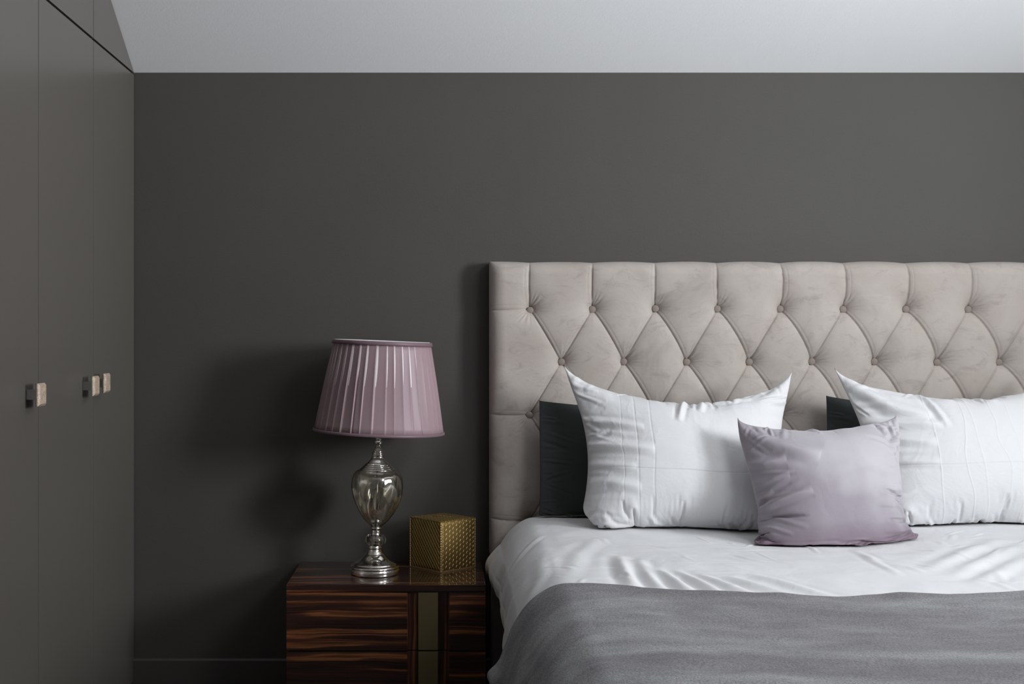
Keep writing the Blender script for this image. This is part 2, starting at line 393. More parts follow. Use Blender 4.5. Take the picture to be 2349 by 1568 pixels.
# ------------------------------------------------------------------ the room
RX = 3.3; LX = -1.035; YF = -6.6; HT = HR
tag(boxes('floor', [(-1.7, RX+0.12, YF-0.1, 0.1, -0.1, 0.0)], M['carpet']), kind='structure')
tag(boxes('wall_back', [(-1.7, RX+0.12, 0, 0.1, 0, HC+0.05)], M['wall']), kind='structure')
tag(boxes('wall_front', [(-1.7, RX+0.12, YF-0.1, YF, 0, roof(YF)+0.05)], M['room_wall']), kind='structure')
tag(boxes('wall_left', [(-1.75, LX-0.6, YF, 0.0, 0, HT+0.1), (LX-0.6, LX, YF, -4.62, 0, HT)], M['room_wall']), kind='structure')
tag(boxes('wall_right', [(RX, RX+0.12, YF, 0, 0, WIN['z0']), (RX, RX+0.12, YF, WIN['y0'], WIN['z0'], HT+0.1), (RX, RX+0.12, WIN['y1'], 0, WIN['z0'], HT+0.1),
     (RX, RX+0.12, WIN['y0'], WIN['y1'], WIN['z1'], HT+0.1)], M['room_wall']), kind='structure')
y0, y1, z0, z1 = WIN['y0'], WIN['y1'], WIN['z0'], WIN['z1']
M['frame'] = simple('window_frame_white', (0.7, 0.7, 0.7), 0.4)
tag(boxes('window_2', [(RX+0.03, RX+0.09, y0, y0+0.05, z0, z1), (RX+0.03, RX+0.09, y1-0.05, y1, z0, z1), (RX+0.03, RX+0.09, y0+0.05, y1-0.05, z0, z0+0.05),
     (RX+0.03, RX+0.09, y0+0.05, y1-0.05, z1-0.05, z1)], M['frame']), kind='structure')
def ceil_piece(bm, x0, x1, ya, yb_, t=0.14):
    """sloping slab between ya > yb_"""
    vs = [bm.verts.new((x, y, roof(y)+dz)) for x in (x0, x1) for y in (ya, yb_) for dz in (0, t)]
    for f in ((0, 1, 3, 2), (4, 6, 7, 5), (0, 4, 5, 1), (2, 3, 7, 6), (0, 2, 6, 4), (1, 5, 7, 3)): bm.faces.new([vs[q] for q in f])
bm = bmesh.new()
ceil_piece(bm, -1.75, RX+0.12, 0.1, YR); ceil_piece(bm, -1.75, RX+0.12, YR, RW['y1']); ceil_piece(bm, -1.75, RX+0.12, RW['y0'], YF-0.1)
ceil_piece(bm, -1.75, RW['x0'], RW['y1'], RW['y0']); ceil_piece(bm, RW['x1'], RX+0.12, RW['y1'], RW['y0'])
bmesh.ops.recalc_face_normals(bm, faces=bm.faces[:])
me = bpy.data.meshes.new('ceiling'); bm.to_mesh(me); bm.free(); me.materials.append(M['ceiling'])
ce = bpy.data.objects.new('ceiling', me); COL.objects.link(ce); tag(ce, kind='structure')
bm = bmesh.new()
for (xa, xb, ya, yb_) in ((RW['x0'], RW['x0']+0.05, RW['y1'], RW['y0']), (RW['x1']-0.05, RW['x1'], RW['y1'], RW['y0']), (RW['x0']+0.05, RW['x1']-0.05, RW['y1'], RW['y1']-0.045), (RW['x0']+0.05, RW['x1']-0.05, RW['y0']+0.045, RW['y0'])):
    vs = [bm.verts.new((x, y, roof(y)+dz)) for x in (xa, xb) for y in (ya, yb_) for dz in (0.07, 0.13)]
    for f in ((0, 1, 3, 2), (4, 6, 7, 5), (0, 4, 5, 1), (2, 3, 7, 6), (0, 2, 6, 4), (1, 5, 7, 3)): bm.faces.new([vs[q] for q in f])
bmesh.ops.recalc_face_normals(bm, faces=bm.faces[:])
me = bpy.data.meshes.new('window_1'); bm.to_mesh(me); bm.free(); me.materials.append(simple('window_frame_white', (0.7, 0.7, 0.7), 0.4))
wo = bpy.data.objects.new('window_1', me); COL.objects.link(wo); tag(wo, kind='structure')
tag(prism('baseboard_back', [(0, 0), (-0.016, 0), (-0.016, 0.081), (-0.012, 0.087), (0, 0.087)], 'x', LX-0.02, RX, M['skirting']), kind='structure')

# ------------------------------------------------------------------ the built-in wardrobe
ward = empty('wardrobe', (LX, 0, 0), label='built-in dark grey wardrobe with flat doors filling the wall left of the nightstand', cat='wardrobe')
yb = [-0.004, -0.492, -0.997, -1.50, -2.0, -2.5, -3.0, -3.5, -4.0, -4.6]
G = 0.0020; ZG0, ZG1 = 2.0505, 2.0580
boxes('body', [(-0.59, -0.024, -4.6, -0.002, 0.0, ZG0-0.02)], M['black'], ward)
prism('upper_body', [(-0.002, HC-0.022), (-4.6, HC-0.022), (-4.6, roof(-4.6)-0.02), (YR, HT-0.02), (-0.002, HC-0.015)], 'x', -0.59, -0.024, M['black'], ward)
YT = YR
def ceil_z(y): return roof(y)-0.003
def make_knob(y, z, parent):
    # y,z of the plate centre; x is relative to the wardrobe face
    hw = 0.029
    k = boxes('knob', [(-0.0, 0.030, y-0.0125, y+0.0125, z-0.0125, z+0.0125), (0.0275, 0.0315, y-hw, y+hw, z-hw, z+hw)], M['knob_metal'], parent, 0.0008)
    tag(k, 'square metal door knob')
    bm = bmesh.new(); a, b2 = hw-0.0005, hw-0.006
    lo = [bm.verts.new((0.0315, y+sy*a, z+sz*a)) for sy, sz in ((-1,-1),(1,-1),(1,1),(-1,1))]
    hi = [bm.verts.new((0.039, y+sy*b2, z+sz*b2)) for sy, sz in ((-1,-1),(1,-1),(1,1),(-1,1))]
    md = [bm.verts.new((0.034, y+sy*a, z+sz*a)) for sy, sz in ((-1,-1),(1,-1),(1,1),(-1,1))]
    bm.faces.new(lo[::-1]); bm.faces.new(hi)
    for A, B in ((lo, md), (md, hi)):
        for i in range(4): bm.faces.new([A[i], A[(i+1) % 4], B[(i+1) % 4], B[i]])
    bmesh.ops.recalc_face_normals(bm, faces=bm.faces[:])
    me = bpy.data.meshes.new('stone_inlay'); bm.to_mesh(me); bm.free(); me.materials.append(M['stone'])
    o = bpy.data.objects.new('stone_inlay', me); COL.objects.link(o); o.parent = parent
    tag(o, 'pale beige stone face of the knob')
knobs = {0: (-0.473, 1.0315), 1: (-0.592, 1.0276), 2: (-1.081, 1.0252), 3: (-1.56, 1.03), 4: (-1.94, 1.03)}
for i in range(len(yb)-1):
    ya, yc = yb[i]-G, yb[i+1]+G
    d = boxes('door', [(-0.022, 0.0, yc, ya, 0.012, ZG0)], M['wardrobe'], ward, 0.0012)
    if i in knobs: make_knob(*knobs[i], d)
    zt = [(ya, ZG1), (yc, ZG1), (yc, ceil_z(yc))]
    if yc < YT < ya: zt.append((YT, ceil_z(YT)))
    zt.append((ya, max(ceil_z(ya), ZG1+0.0015)))
    prism('upper_door', zt, 'x', -0.022, 0.0, M['wardrobe'], ward, 0.0 if i == 0 else 0.0008)

# ------------------------------------------------------------------ the nightstand
NT = 0.415; NX0, NX1, NY0 = -0.471, 0.135, -0.411; NYB = -0.018
ns = empty('nightstand', ((NX0+NX1)/2, (NY0+NYB)/2, 0), label='glossy striped dark wood nightstand with brass inlays beside the bed', cat='nightstand')
cx, cy = (NX0+NX1)/2, (NY0+NYB)/2
hx, hy = (NX1-NX0)/2, (NYB-NY0)/2
boxes('top', [(-hx, hx, -hy, hy, NT-0.021, NT)], M['ebony'], ns, 0.0012)
boxes('carcass', [(-hx+0.002, hx-0.002, -hy+0.03, hy, 0.03, NT-0.0215)], M['ebony_v'], ns)
boxes('plinth', [(-hx+0.03, hx-0.03, -hy+0.04, hy-0.02, 0.0, 0.03)], M['black'], ns)
def sx(px): return (px-VX)/F*3.78-cx
XL1, XB0, XB1, XR0 = sx(934.5), sx(959.5), sx(1004.5), sx(1030.5)
for zt, zb in ((NT-0.0235, 0.2145), (0.2115, 0.034)):
    dr = boxes('drawer', [(-hx+0.002, hx-0.002, -hy+0.011, -hy+0.031, zb, zt)], M['ebony_v'], ns, 0.0008)
    boxes('front_panel', [(-hx, XL1, -hy, -hy+0.012, zb, zt)], M['ebony'], dr, 0.0012)
    boxes('front_panel', [(XR0, hx, -hy, -hy+0.012, zb, zt)], M['ebony'], dr, 0.0012)
    tag(boxes('brass_inlay', [(XB0, XB1, -hy+0.004, -hy+0.012, zb+0.001, zt-0.001)], M['brass'], dr, 0.0008), 'flat brass strip on the drawer front')

# ------------------------------------------------------------------ the table lamp
LD = 3.96; lp = at(860, 1314.8, LD)
lamp = empty('table_lamp', (lp.x, lp.y, NT+0.0005), label='silver and glass table lamp with a pleated mauve shade on the nightstand', cat='lamp')
k = 0.000301
def zz(y): return (1451-y)*k
tilt = math.radians(1.6)
def tilted(o, a=tilt): o.rotation_euler = (0, a, 0); return o
base = [(0, 0), (0.073, 0), (0.0765, 0.001), (0.0770, 0.003), (0.0772, 0.009), (0.0770, 0.0155), (0.0755, 0.0172), (0.0745, 0.0180), (0.0755, 0.0190), (0.0782, 0.0215), (0.0785, 0.0235), (0.0770, 0.0262),
        (0.0735, 0.0285), (0.0700, 0.0298), (0.0685, 0.0308), (0.0682, 0.0322), (0.0650, 0.0350), (0.0580, 0.0385), (0.0500, 0.0425), (0.0435, 0.0475), (0.0385, 0.0530), (0.0345, 0.0585), (0.0315, 0.0608),
        (0.0300, 0.0625), (0.0275, 0.0635), (0.0275, 0.0655), (0.0255, 0.0675), (0.0235, 0.073), (0.0215, 0.0775), (0.0213, 0.0795), (0.0225, 0.0805), (0.0228, 0.0835), (0.0215, 0.086),
        (0.0205, 0.0885), (0.0205, 0.0905), (0.0, 0.0905)]
lathe('lamp_base', base, M['chrome'], lamp, 72)
ball = [(0.0001, 0.0895), (0.014, 0.0895)] + [(0.0205+0.0125*math.cos(a), 0.1065+0.017*math.sin(a)) for a in np.linspace(-1.45, 1.45, 16)] + [(0.014, 0.1235), (0.0001, 0.1235)]
tag(tilted(lathe('glass_ring', ball, M['clear'], lamp, 64, lambda th, z, r: 1+0.012*np.cos(10*th)*(r > 0.01))), 'clear glass ring in the stem')
core = [(0, 0.089), (0.011, 0.089), (0.011, 0.124), (0, 0.124)]
tilted(lathe('stem_core', core, M['chrome'], lamp, 32))
neck = [(0, zz(1042)), (0.0165, zz(1042)), (0.0168, zz(1034)), (0.0155, zz(1028)), (0.0148, zz(1015)), (0.015, zz(1000)), (0.0138, zz(992)), (0.0145, zz(984)), (0.017, zz(978)), (0.0182, zz(970)), (0.0176, zz(962)), (0.0165, zz(957)), (0, zz(957))]
tilted(lathe('lower_collar', neck, M['chrome'], lamp, 48))
gl = [(0.0165, zz(957)), (0.0185, zz(945)), (0.027, zz(922)), (0.038, zz(890)), (0.0495, zz(840)), (0.060, zz(780)), (0.0695, zz(715)), (0.077, zz(650)), (0.0815, zz(580)), (0.083, zz(510)), (0.0805, zz(440)), (0.0745, zz(395)), (0.066, zz(365)), (0.054, zz(345))]
go, _ = smooth_curve(gl, 60)
gi = go.copy(); gi[:, 0] -= 0.0022; gi = gi[::-1]
prof = [tuple(p) for p in go]+[tuple(p) for p in gi]
def fl(th, z, r):
    e = np.clip((z-zz(957))/0.05, 0, 1)*np.clip((zz(345)-z)/0.05, 0, 1)
    return 1+0.014*e*np.cos(12*(th+(z-0.2)*3.0))
tag(tilted(lathe('glass_body', prof+[prof[0]], M['glass'], lamp, 144, fl)), 'fluted champagne-tinted glass urn')
tilted(lathe('stem_rod', [(0, zz(957)), (0.003, zz(957)), (0.003, zz(345)), (0, zz(345))], M['chrome'], lamp, 16))
tilted(lathe('rod_finial', [(0, zz(957)), (0.012, zz(957)), (0.013, zz(935)), (0.010, zz(915)), (0.006, zz(900)), (0.004, zz(885)), (0, zz(885))], M['clear'], lamp, 24))
cap = [(0, zz(352)), (0.057, zz(352)), (0.0575, zz(347)), (0.056, zz(342)), (0.052, zz(340)), (0.0525, zz(331)), (0.051, zz(327)), (0.0465, zz(324)), (0.047, zz(314)), (0.0455, zz(309)), (0.0405, zz(305)), (0.041, zz(297)), (0.0395, zz(291)),
       (0.034, zz(285)), (0.033, zz(279)), (0.030, zz(266)), (0.0245, zz(250)), (0.0215, zz(236)), (0.0200, zz(220)), (0.0192, zz(205)), (0.0205, zz(198)), (0.0198, zz(190)), (0.018, zz(187)), (0.0188, zz(180)), (0.0180, zz(172)), (0.0158, zz(167)), (0.0162, zz(160)), (0.0148, zz(150)), (0.011, zz(133)), (0.0082, zz(118)),
       (0.0085, zz(110)), (0.0075, zz(104)), (0.0072, zz(92)), (0.0105, zz(86)), (0.0132, zz(74)), (0.0132, zz(62)), (0.0105, zz(50)), (0.0078, zz(44)), (0.0100, zz(38)), (0.0108, zz(30)), (0.009, zz(22)), (0.0078, zz(14)), (0.0082, zz(0)), (0.0082, zz(-60)), (0, zz(-60))]
tilted(lathe('upper_collar', cap, M['chrome'], lamp, 56))
tilted(lathe('lamp_socket', [(0, zz(-60)), (0.014, zz(-60)), (0.014, zz(-200)), (0, zz(-200))], M['lining'], lamp, 24))
# shade
z_b, z_t, r_b, r_t = 0.4505, 0.7395, 0.2085, 0.157
ts = math.radians(2.2); shx = 0.0
def shade_obj(o):
    # the shade leans on its own ring a little more than the stem
    o.rotation_euler = (0, ts, 0); o.location = (math.sin(tilt)*z_b-math.sin(ts)*z_b-0.0, 0, 0.0); return o
npl = 38; edges = np.cumsum(rng.uniform(0.8, 1.25, npl)); edges = edges/edges[-1]*2*PI
ths = []; offs = []; kk = []
for i in range(npl):
    a0 = edges[i-1] if i else 0.0; a1 = edges[i]
    for q, o_ in ((0.95, 0.0), (0.75, 0.0007), (0.5, 0.0018), (0.3, 0.0030), (0.16, 0.0046), (0.10, 0.0056), (0.05, 0.0052), (0.0, 0.0)):
        ths.append(a0+(a1-a0)*(1-q)); offs.append(o_); kk.append(i)
ths = np.array(ths); offs = np.array(offs); kk = np.array(kk)
nt_ = 14; V = []
wob = rng.uniform(-0.6, 0.6, (npl, 3)); depth = rng.uniform(0.7, 1.0, npl)
for j in range(nt_):
    t = j/(nt_-1); r = r_b+(r_t-r_b)*t
    dth = 0.018*(1-t)*wob[kk, 0]+0.008*np.sin(t*PI)*wob[kk, 1]
    bow = np.sin(t*PI)
    rr = r-0.0045+offs*depth[kk]*(0.55+0.6*bow)-0.0012*bow
    V.append(np.stack([rr*np.cos(ths+dth), rr*np.sin(ths+dth), np.full(len(ths), z_b+0.004+(z_t-z_b-0.008)*t)], 1))
V = np.concatenate(V); n = len(ths); fs = []
for j in range(nt_-1):
    for i in range(n): fs.append((j*n+i, j*n+(i+1) % n, (j+1)*n+(i+1) % n, (j+1)*n+i))
sh = mesh_obj('lamp_shade', V, np.array(fs), M['silk'], lamp); shade_obj(sh)
md = sh.modifiers.new('s', 'SOLIDIFY'); md.thickness = 0.0008; md.offset = -1
tag(sh, 'pleated mauve silk shade')
def cone_band(name, za, zb_, dr, mat, th=0.0022):
    def R(z): return r_b+(r_t-r_b)*(z-z_b)/(z_t-z_b)
    pr = [(R(za)+dr, za), (R(za)+dr+th, za+0.0012), (R(zb_)+dr+th, zb_-0.0012), (R(zb_)+dr, zb_), (R(zb_)+dr-0.001, zb_-0.0005), (R(za)+dr-0.001, za+0.0005), (R(za)+dr, za)]
    o = lathe(name, pr, mat, sh, 128); return o
cone_band('trim_band', z_b-0.001, z_b+0.0085, 0.0, M['trim'])
cone_band('trim_band', z_t-0.0115, z_t+0.001, 0.0, M['trim'])
def R_(z): return r_b+(r_t-r_b)*(z-z_b)/(z_t-z_b)
lin = [(R_(z_b)-0.0065, z_b+0.001), (R_(z_t)-0.0055, z_t+0.0022), (R_(z_t)-0.0075, z_t+0.0022), (R_(z_b)-0.0085, z_b+0.001), (R_(z_b)-0.0065, z_b+0.001)]
lathe('lining', lin, M['lining'], sh, 128)
# spider fitting: ring and three arms
bm = bmesh.new()
def tube(bm, p, q, r, seg=10):
    p, q = Vector(p), Vector(q); d = (q-p).normalized(); u = d.orthogonal().normalized(); v = d.cross(u)
    A = [bm.verts.new(p+(u*math.cos(a)+v*math.sin(a))*r) for a in np.linspace(0, 2*PI, seg, endpoint=False)]
    B = [bm.verts.new(q+(u*math.cos(a)+v*math.sin(a))*r) for a in np.linspace(0, 2*PI, seg, endpoint=False)]
    for i in range(seg): bm.faces.new([A[i], A[(i+1) % seg], B[(i+1) % seg], B[i]])
    bm.faces.new(A[::-1]); bm.faces.new(B)
for a in (0.4, 0.4+2*PI/3, 0.4+4*PI/3):
    tube(bm, (0.016*math.cos(a), 0.016*math.sin(a), 0.50), (0.19*math.cos(a), 0.19*math.sin(a), 0.462), 0.0016)
me = bpy.data.meshes.new('shade_fitting'); bm.to_mesh(me); bm.free(); me.materials.append(M['chrome'])
sf = bpy.data.objects.new('shade_fitting', me); COL.objects.link(sf); sf.parent = sh

# ------------------------------------------------------------------ the gold tissue box
BS, BH = 0.150, 0.163
rot = math.radians(42.0)
tb = empty('tissue_box', (0.0045, -CAM_D+4.073, NT+0.0005), rot, 'embossed gold cube tissue box on the nightstand right of the lamp', 'tissue box')
def panel(name, face, mat):
    """one embossed wall of the box; the two visible ones carry mirrored dashes"""
    h = BS/2; n = 12; vs = []; uv = []
    for i in range(n+1):
        for j in range(n+1):
            u, v = i/n, j/n; bow = 0.0022*math.sin(PI*u)*math.sin(PI*v)
            x = -h+BS*u; z = BH*v
            o = {0: (x, -h-bow), 1: (h+bow, x), 2: (-x, h+bow), 3: (-h-bow, -x)}[face]
            vs.append((o[0], o[1], z)); uv.append((u, v))
    return mesh_obj(name, np.array(vs), grid_faces(n+1, n+1), mat, tb, True, uv)
boxes('body', [(-BS/2+0.0015, BS/2-0.0015, -BS/2+0.0015, BS/2-0.0015, 0.0005, BH-0.002)], M['gold_edge'], tb, 0.001)
for f in range(4):
    p = panel('side_panel', f, M['gold_r'] if f in (0, 2) else M['gold_l'])
    md = p.modifiers.new('s', 'SOLIDIFY'); md.thickness = 0.0012
# lid: slightly domed with a slot lip
n = 24; vs = []; uv = []
for i in range(n+1):
    for j in range(n+1):
        u, v = i/n, j/n; e = (1-(2*u-1)**4)*(1-(2*v-1)**4)
        x, y = -BS/2+BS*u, -BS/2+BS*v
        s = math.exp(-((y*0.7+x*0.7)/0.006)**2)*math.exp(-((x*0.7-y*0.7)/0.035)**6)
        vs.append((x*1.006, y*1.006, BH-0.001+0.0048*e-0.008*s)); uv.append((u, v))
lid = mesh_obj('lid', np.array(vs), grid_faces(n+1, n+1), M['gold_l'], tb, True, uv)
md = lid.modifiers.new('s', 'SOLIDIFY'); md.thickness = 0.0018
# stitched corner welts
for i, (cxn, cyn) in enumerate(((-1, -1), (1, -1), (1, 1), (-1, 1))):
    bm = bmesh.new(); r = 0.0017; m_ = 60
    prev = None
    for q in range(m_+1):
        z = 0.001+(BH-0.003)*q/m_; rr = r*(1+0.22*math.sin(q*2.1))
        ring = [bm.verts.new((cxn*BS/2+rr*math.cos(a), cyn*BS/2+rr*math.sin(a), z)) for a in np.linspace(0, 2*PI, 8, endpoint=False)]
        if prev:
            for s_ in range(8): bm.faces.new([prev[s_], prev[(s_+1) % 8], ring[(s_+1) % 8], ring[s_]])
        prev = ring
    me = bpy.data.meshes.new('corner_seam'); bm.to_mesh(me); bm.free(); me.materials.append(M['gold_edge'])
    o = bpy.data.objects.new('corner_seam', me); COL.objects.link(o); o.parent = tb
boxes('rim', [(-BS/2-0.001, BS/2+0.001, -BS/2-0.001, -BS/2+0.0005, 0.0, 0.004), (-BS/2-0.001, BS/2+0.001, BS/2-0.0005, BS/2+0.001, 0.0, 0.004),
              (-BS/2-0.001, -BS/2+0.0005, -BS/2, BS/2, 0.0, 0.004), (BS/2-0.0005, BS/2+0.001, -BS/2, BS/2, 0.0, 0.004)], M['gold_edge'], tb)

# ------------------------------------------------------------------ the bed
BXC, BXH = 1.224, 1.063; HB_L, HB_R = BXC-BXH, BXC+BXH; HB_TOP = 1.4185; YHB = -0.058
bed = empty('bed', (BXC, 0, 0), label='double bed with a buttoned taupe velvet headboard', cat='bed')
# headboard front as a height field
DS, DZ = 0.2073, 0.1750
Z1 = CAM_Z+0.0890
bx0 = HB_L+ (1216-1124)/697.0
buttons = []; bpos = set()
for r in range(5):
    ncol = 10 if r % 2 == 0 else 9
    for c in range(ncol):
        buttons.append((bx0+DS*(c+(0.5 if r % 2 else 0)), Z1-DZ*r, r, c))
jit = {0: (0.0, -0.006)}
ZB0 = 0.45
nx, nz = 900, 425
gx = np.linspace(0, 1, nx); gz = np.linspace(0, 1, nz)
# denser sampling near the left edge and the top edge
X1 = HB_L+(HB_R-HB_L)*gx; Zv = ZB0+(HB_TOP-ZB0)*gz
edge = 0.004*(1-np.cos(np.linspace(0, PI/2, 12)))
X1 = np.unique(np.concatenate([X1, HB_L+0.03*(1-np.cos(np.linspace(0, PI/2, 16))), HB_R-0.03*(1-np.cos(np.linspace(0, PI/2, 16)))]))
Zv = np.unique(np.concatenate([Zv, HB_TOP-0.03*(1-np.cos(np.linspace(0, PI/2, 16)))]))
XX, ZZ = np.meshgrid(X1, Zv, indexing='ij')
def segdist(px, pz, ax, az, bx, bz, bow=0.0):
    """signed distance to a slightly bowed segment, and parameter along it"""
    dx, dz = bx-ax, bz-az; Ls = math.hypot(dx, dz); ux, uz = dx/Ls, dz/Ls
    t = ((px-ax)*ux+(pz-az)*uz)/Ls; s = (px-ax)*(-uz)+(pz-az)*ux
    tc = np.clip(t, 0, 1); s = s-bow*4*tc*(1-tc)
    over = np.maximum(np.abs(t-0.5)-0.5, 0)*Ls
    return s, over, tc
H = np.full(XX.shape, 1.0)            # 0 in a crease .. 1 on the puffs
Gr = np.zeros(XX.shape); Fold = np.zeros(XX.shape)
def crease(ax, az, bx, bz, bow=0.0, flip=1, amp=1.0, wmid=0.009):
    global H, Gr, Fold
    pad = 0.12
    ii = np.where((X1 > min(ax, bx)-pad) & (X1 < max(ax, bx)+pad))[0]; jj = np.where((Zv > min(az, bz)-pad) & (Zv < max(az, bz)+pad))[0]
    if len(ii) == 0 or len(jj) == 0: return
    sl = (slice(ii[0], ii[-1]+1), slice(jj[0], jj[-1]+1))
    s, over, t = segdist(XX[sl], ZZ[sl], ax, az, bx, bz, bow)
    d = np.sqrt(s*s+over*over)
    H[sl] = np.minimum(H[sl], 1-np.exp(-(d/0.016)))
    # overlapping pleat: sharp drop on one side, a soft lip that ends in a line on the other
    q = s*flip; fade = np.exp(-(over/0.004)**2)
    wv = wmid*(0.75+0.5*np.sin(t*PI))
    g = np.exp(-(q/0.0017)**2)*1.0+0.22*np.exp(-((q-wv)/0.0024)**2)-0.34*np.exp(-((q-wv*0.5)/(0.35*wv))**2)
    Gr[sl] = np.maximum(Gr[sl], g*fade*amp) if True else 0
for (x, z, r, c) in buttons:
    if r < 4:
        nl = 9 if (r+1) % 2 else 10; nextn = 10 if (r+1) % 2 == 0 else 9
        cl = c if r % 2 else c-1
        for cc, sgn in ((cl, -1), (cl+1, 1)):
            if 0 <= cc < nextn:
                x2 = bx0+DS*(cc+(0.5 if (r+1) % 2 else 0)); bw = (0.001+0.0017*c)
                crease(x, z, x2, z-DZ, bw if sgn > 0 else -0.002-0.0008*c, 1 if sgn > 0 else -1, 1.0 if sgn > 0 else 0.75)
    if r == 0: crease(x, z, x+(0.000 if c < 3 else -0.006), HB_TOP+0.02, 0.004 if c < 4 else -0.006, 1 if c < 4 else -1, 0.9, 0.012)
    if r % 2 == 0 and c == 0: crease(x, z, HB_L-0.02, z-0.004+0.004*r, 0.002, -1, 0.8, 0.012)
    if r % 2 == 0 and c == 9: crease(x, z, HB_R+0.02, z, 0.002, 1, 0.8, 0.012)
BD = np.zeros(XX.shape); PL = np.zeros(XX.shape)
rb = np.random.default_rng(5)
for (x, z, r, c) in buttons:
    ii = np.where(abs(X1-x) < 0.22)[0]; jj = np.where(abs(Zv-z) < 0.22)[0]
    if len(ii) == 0 or len(jj) == 0: continue
    sl = (slice(ii[0], ii[-1]+1), slice(jj[0], jj[-1]+1))
    dx, dz = XX[sl]-x, ZZ[sl]-z; rr = np.hypot(dx, dz); th = np.arctan2(dz, dx)
    sect = np.exp(-((th-0.75)/0.65)**2)*rb.uniform(0.5, 1.2)+(0.9*np.exp(-((th+2.2)/0.7)**2) if c == 0 and r % 2 == 0 else 0)
    BD[sl] += 0.012*np.exp(-(rr/0.017)**2)+0.025*np.exp(-(rr/0.041)**1.4)*(1+0.3*np.cos(th-0.7)*np.minimum(rr/0.03, 1))
    PL[sl] += 0.0018*np.sin(th*19+rb.uniform(0, 6)+1.5*np.sin(th*5))*sect*np.exp(-((rr-0.030)/0.022)**2)*(rr > 0.01)
Hs = 0.0085*H
puff = 0.045+Hs-0.0055*Gr-BD+PL+0.0012*fbm(XX, ZZ, 12, 3)
def rnd(e, r): e = np.clip(e/r, 0, 1); return np.sqrt(np.maximum(1-(1-e)**2, 0))
ed = rnd(XX-HB_L, 0.05)**0.8*rnd(HB_R-XX, 0.05)**0.8*rnd(HB_TOP-ZZ, 0.045)**0.8
YY = YHB-puff*ed-0.0
# scalloped top edge: dips at the pleats
sc = np.zeros(XX.shape)
for (x, z, r, c) in buttons:
    if r == 0: sc += 0.0055*np.exp(-(np.abs(XX-x)/0.045)**1.2)
sc = sc*(0.5+0.5*np.clip((XX-HB_L)/1.0, 0, 1))
ZZ2 = ZZ-sc*np.clip((ZZ-(HB_TOP-0.10))/0.10, 0, 1)**1.5+0.0015*fbm(XX, XX*0, 9, 8)*(ZZ > HB_TOP-0.05)*np.clip((ZZ-(HB_TOP-0.05))/0.05, 0, 1)
Vh = np.stack([XX-BXC, YY, ZZ2], -1)
# back row so the board has thickness, down to the wall side
hbv = Vh.reshape(-1, 3); hbf = grid_faces(len(X1), len(Zv))
hb = mesh_obj('headboard', hbv, hbf, M['velvet'], bed)
bm = bmesh.new(); bm.from_mesh(hb.data); be = [e for e in bm.edges if e.is_boundary]
ret = bmesh.ops.extrude_edge_only(bm, edges=be); nvs = [g for g in ret['geom'] if isinstance(g, bmesh.types.BMVert)]
for v_ in nvs: v_.co.y = -0.012
bmesh.ops.recalc_face_normals(bm, faces=bm.faces[:]); bm.to_mesh(hb.data); bm.free()
hb.data.polygons.foreach_set('use_smooth', [True]*len(hb.data.polygons))
boxes('headboard_base', [(HB_L-BXC+0.006, HB_R-BXC-0.006, -0.105, -0.014, 0.02, ZB0+0.01)], M['velvet'], bed, 0.012, 4)
for s_ in (-1, 1):
    boxes('bed_leg', [(s_*0.95-0.03, s_*0.95+0.03, -2.06, -2.0, 0, 0.07)], M['black'], bed)
    boxes('bed_leg', [(s_*0.95-0.03, s_*0.95+0.03, -0.10, -0.04, 0, 0.03)], M['black'], bed)
boxes('bed_base', [(-1.015, 1.015, -2.12, -0.106, 0.06, 0.33)], M['velvet'], bed, 0.02, 3)
boxes('mattress', [(-0.94, 0.94, -2.07, -0.112, 0.331, 0.545)], M['white_pillow'], bed, 0.06, 5)
# buttons
for (x, z, r, c) in buttons:
    jx, jz = rb.uniform(-0.002, 0.002), rb.uniform(-0.002, 0.002)
    if (r, c) == (0, 0): jz = -0.005
    pr = []
    for a in np.linspace(0, PI/2, 7): pr.append((0.0122*math.cos(a)+1e-5, 0.0042*math.sin(a)))
    pr = [(0.0105, -0.004), (0.0120, -0.002)]+pr[:-1]+[(0.0, 0.0042)]
    b_ = lathe('button', pr, M['button'], hb, 24)
    b_.rotation_euler = (PI/2, 0, 0.0); b_.location = (x-BXC+jx, YHB-0.045+0.0245, z+jz)

# ------------------------------------------------------------------ the duvet
PROF = [(2.35, 0.33), (2.345, 0.40), (2.30, 0.50), (2.22, 0.555), (2.08, 0.590), (1.8, 0.602), (1.5, 0.603), (1.1, 0.594), (0.8, 0.591), (0.55, 0.592), (0.40, 0.594),
        (0.319, 0.592), (0.270, 0.583), (0.222, 0.549), (0.186, 0.500), (0.163, 0.452), (0.145, 0.402), (0.139, 0.36), (0.142, 0.32), (0.148, 0.285)]
def ridge(x, y, pts, wid, amp):
    """soft fold along a polyline in the bed plane"""
    best = np.full(np.shape(x), 1e9)
    for (ax, ay), (bx, by) in zip(pts[:-1], pts[1:]):
        dx, dy = bx-ax, by-ay; L2 = dx*dx+dy*dy
        t = np.clip(((x-ax)*dx+(y-ay)*dy)/L2, 0, 1)
        best = np.minimum(best, np.hypot(x-ax-t*dx, y-ay-t*dy))
    (ax, ay), (bx, by) = pts[0], pts[-1]; L2 = (bx-ax)**2+(by-ay)**2
    t = ((x-ax)*(bx-ax)+(y-ay)*(by-ay))/L2
    return amp*(np.exp(-(best/wid)**2)-0.35*np.exp(-((best-1.9*wid)/(0.8*wid))**2))*np.clip(np.sin(np.clip(t, 0, 1)*PI), 0, 1)**0.6
def bp(px, py, z=0.605):
    D = F*(CAM_Z-z)/(py-VY); return ((px-VX)/F*D, D-CAM_D)
FOLDS = []
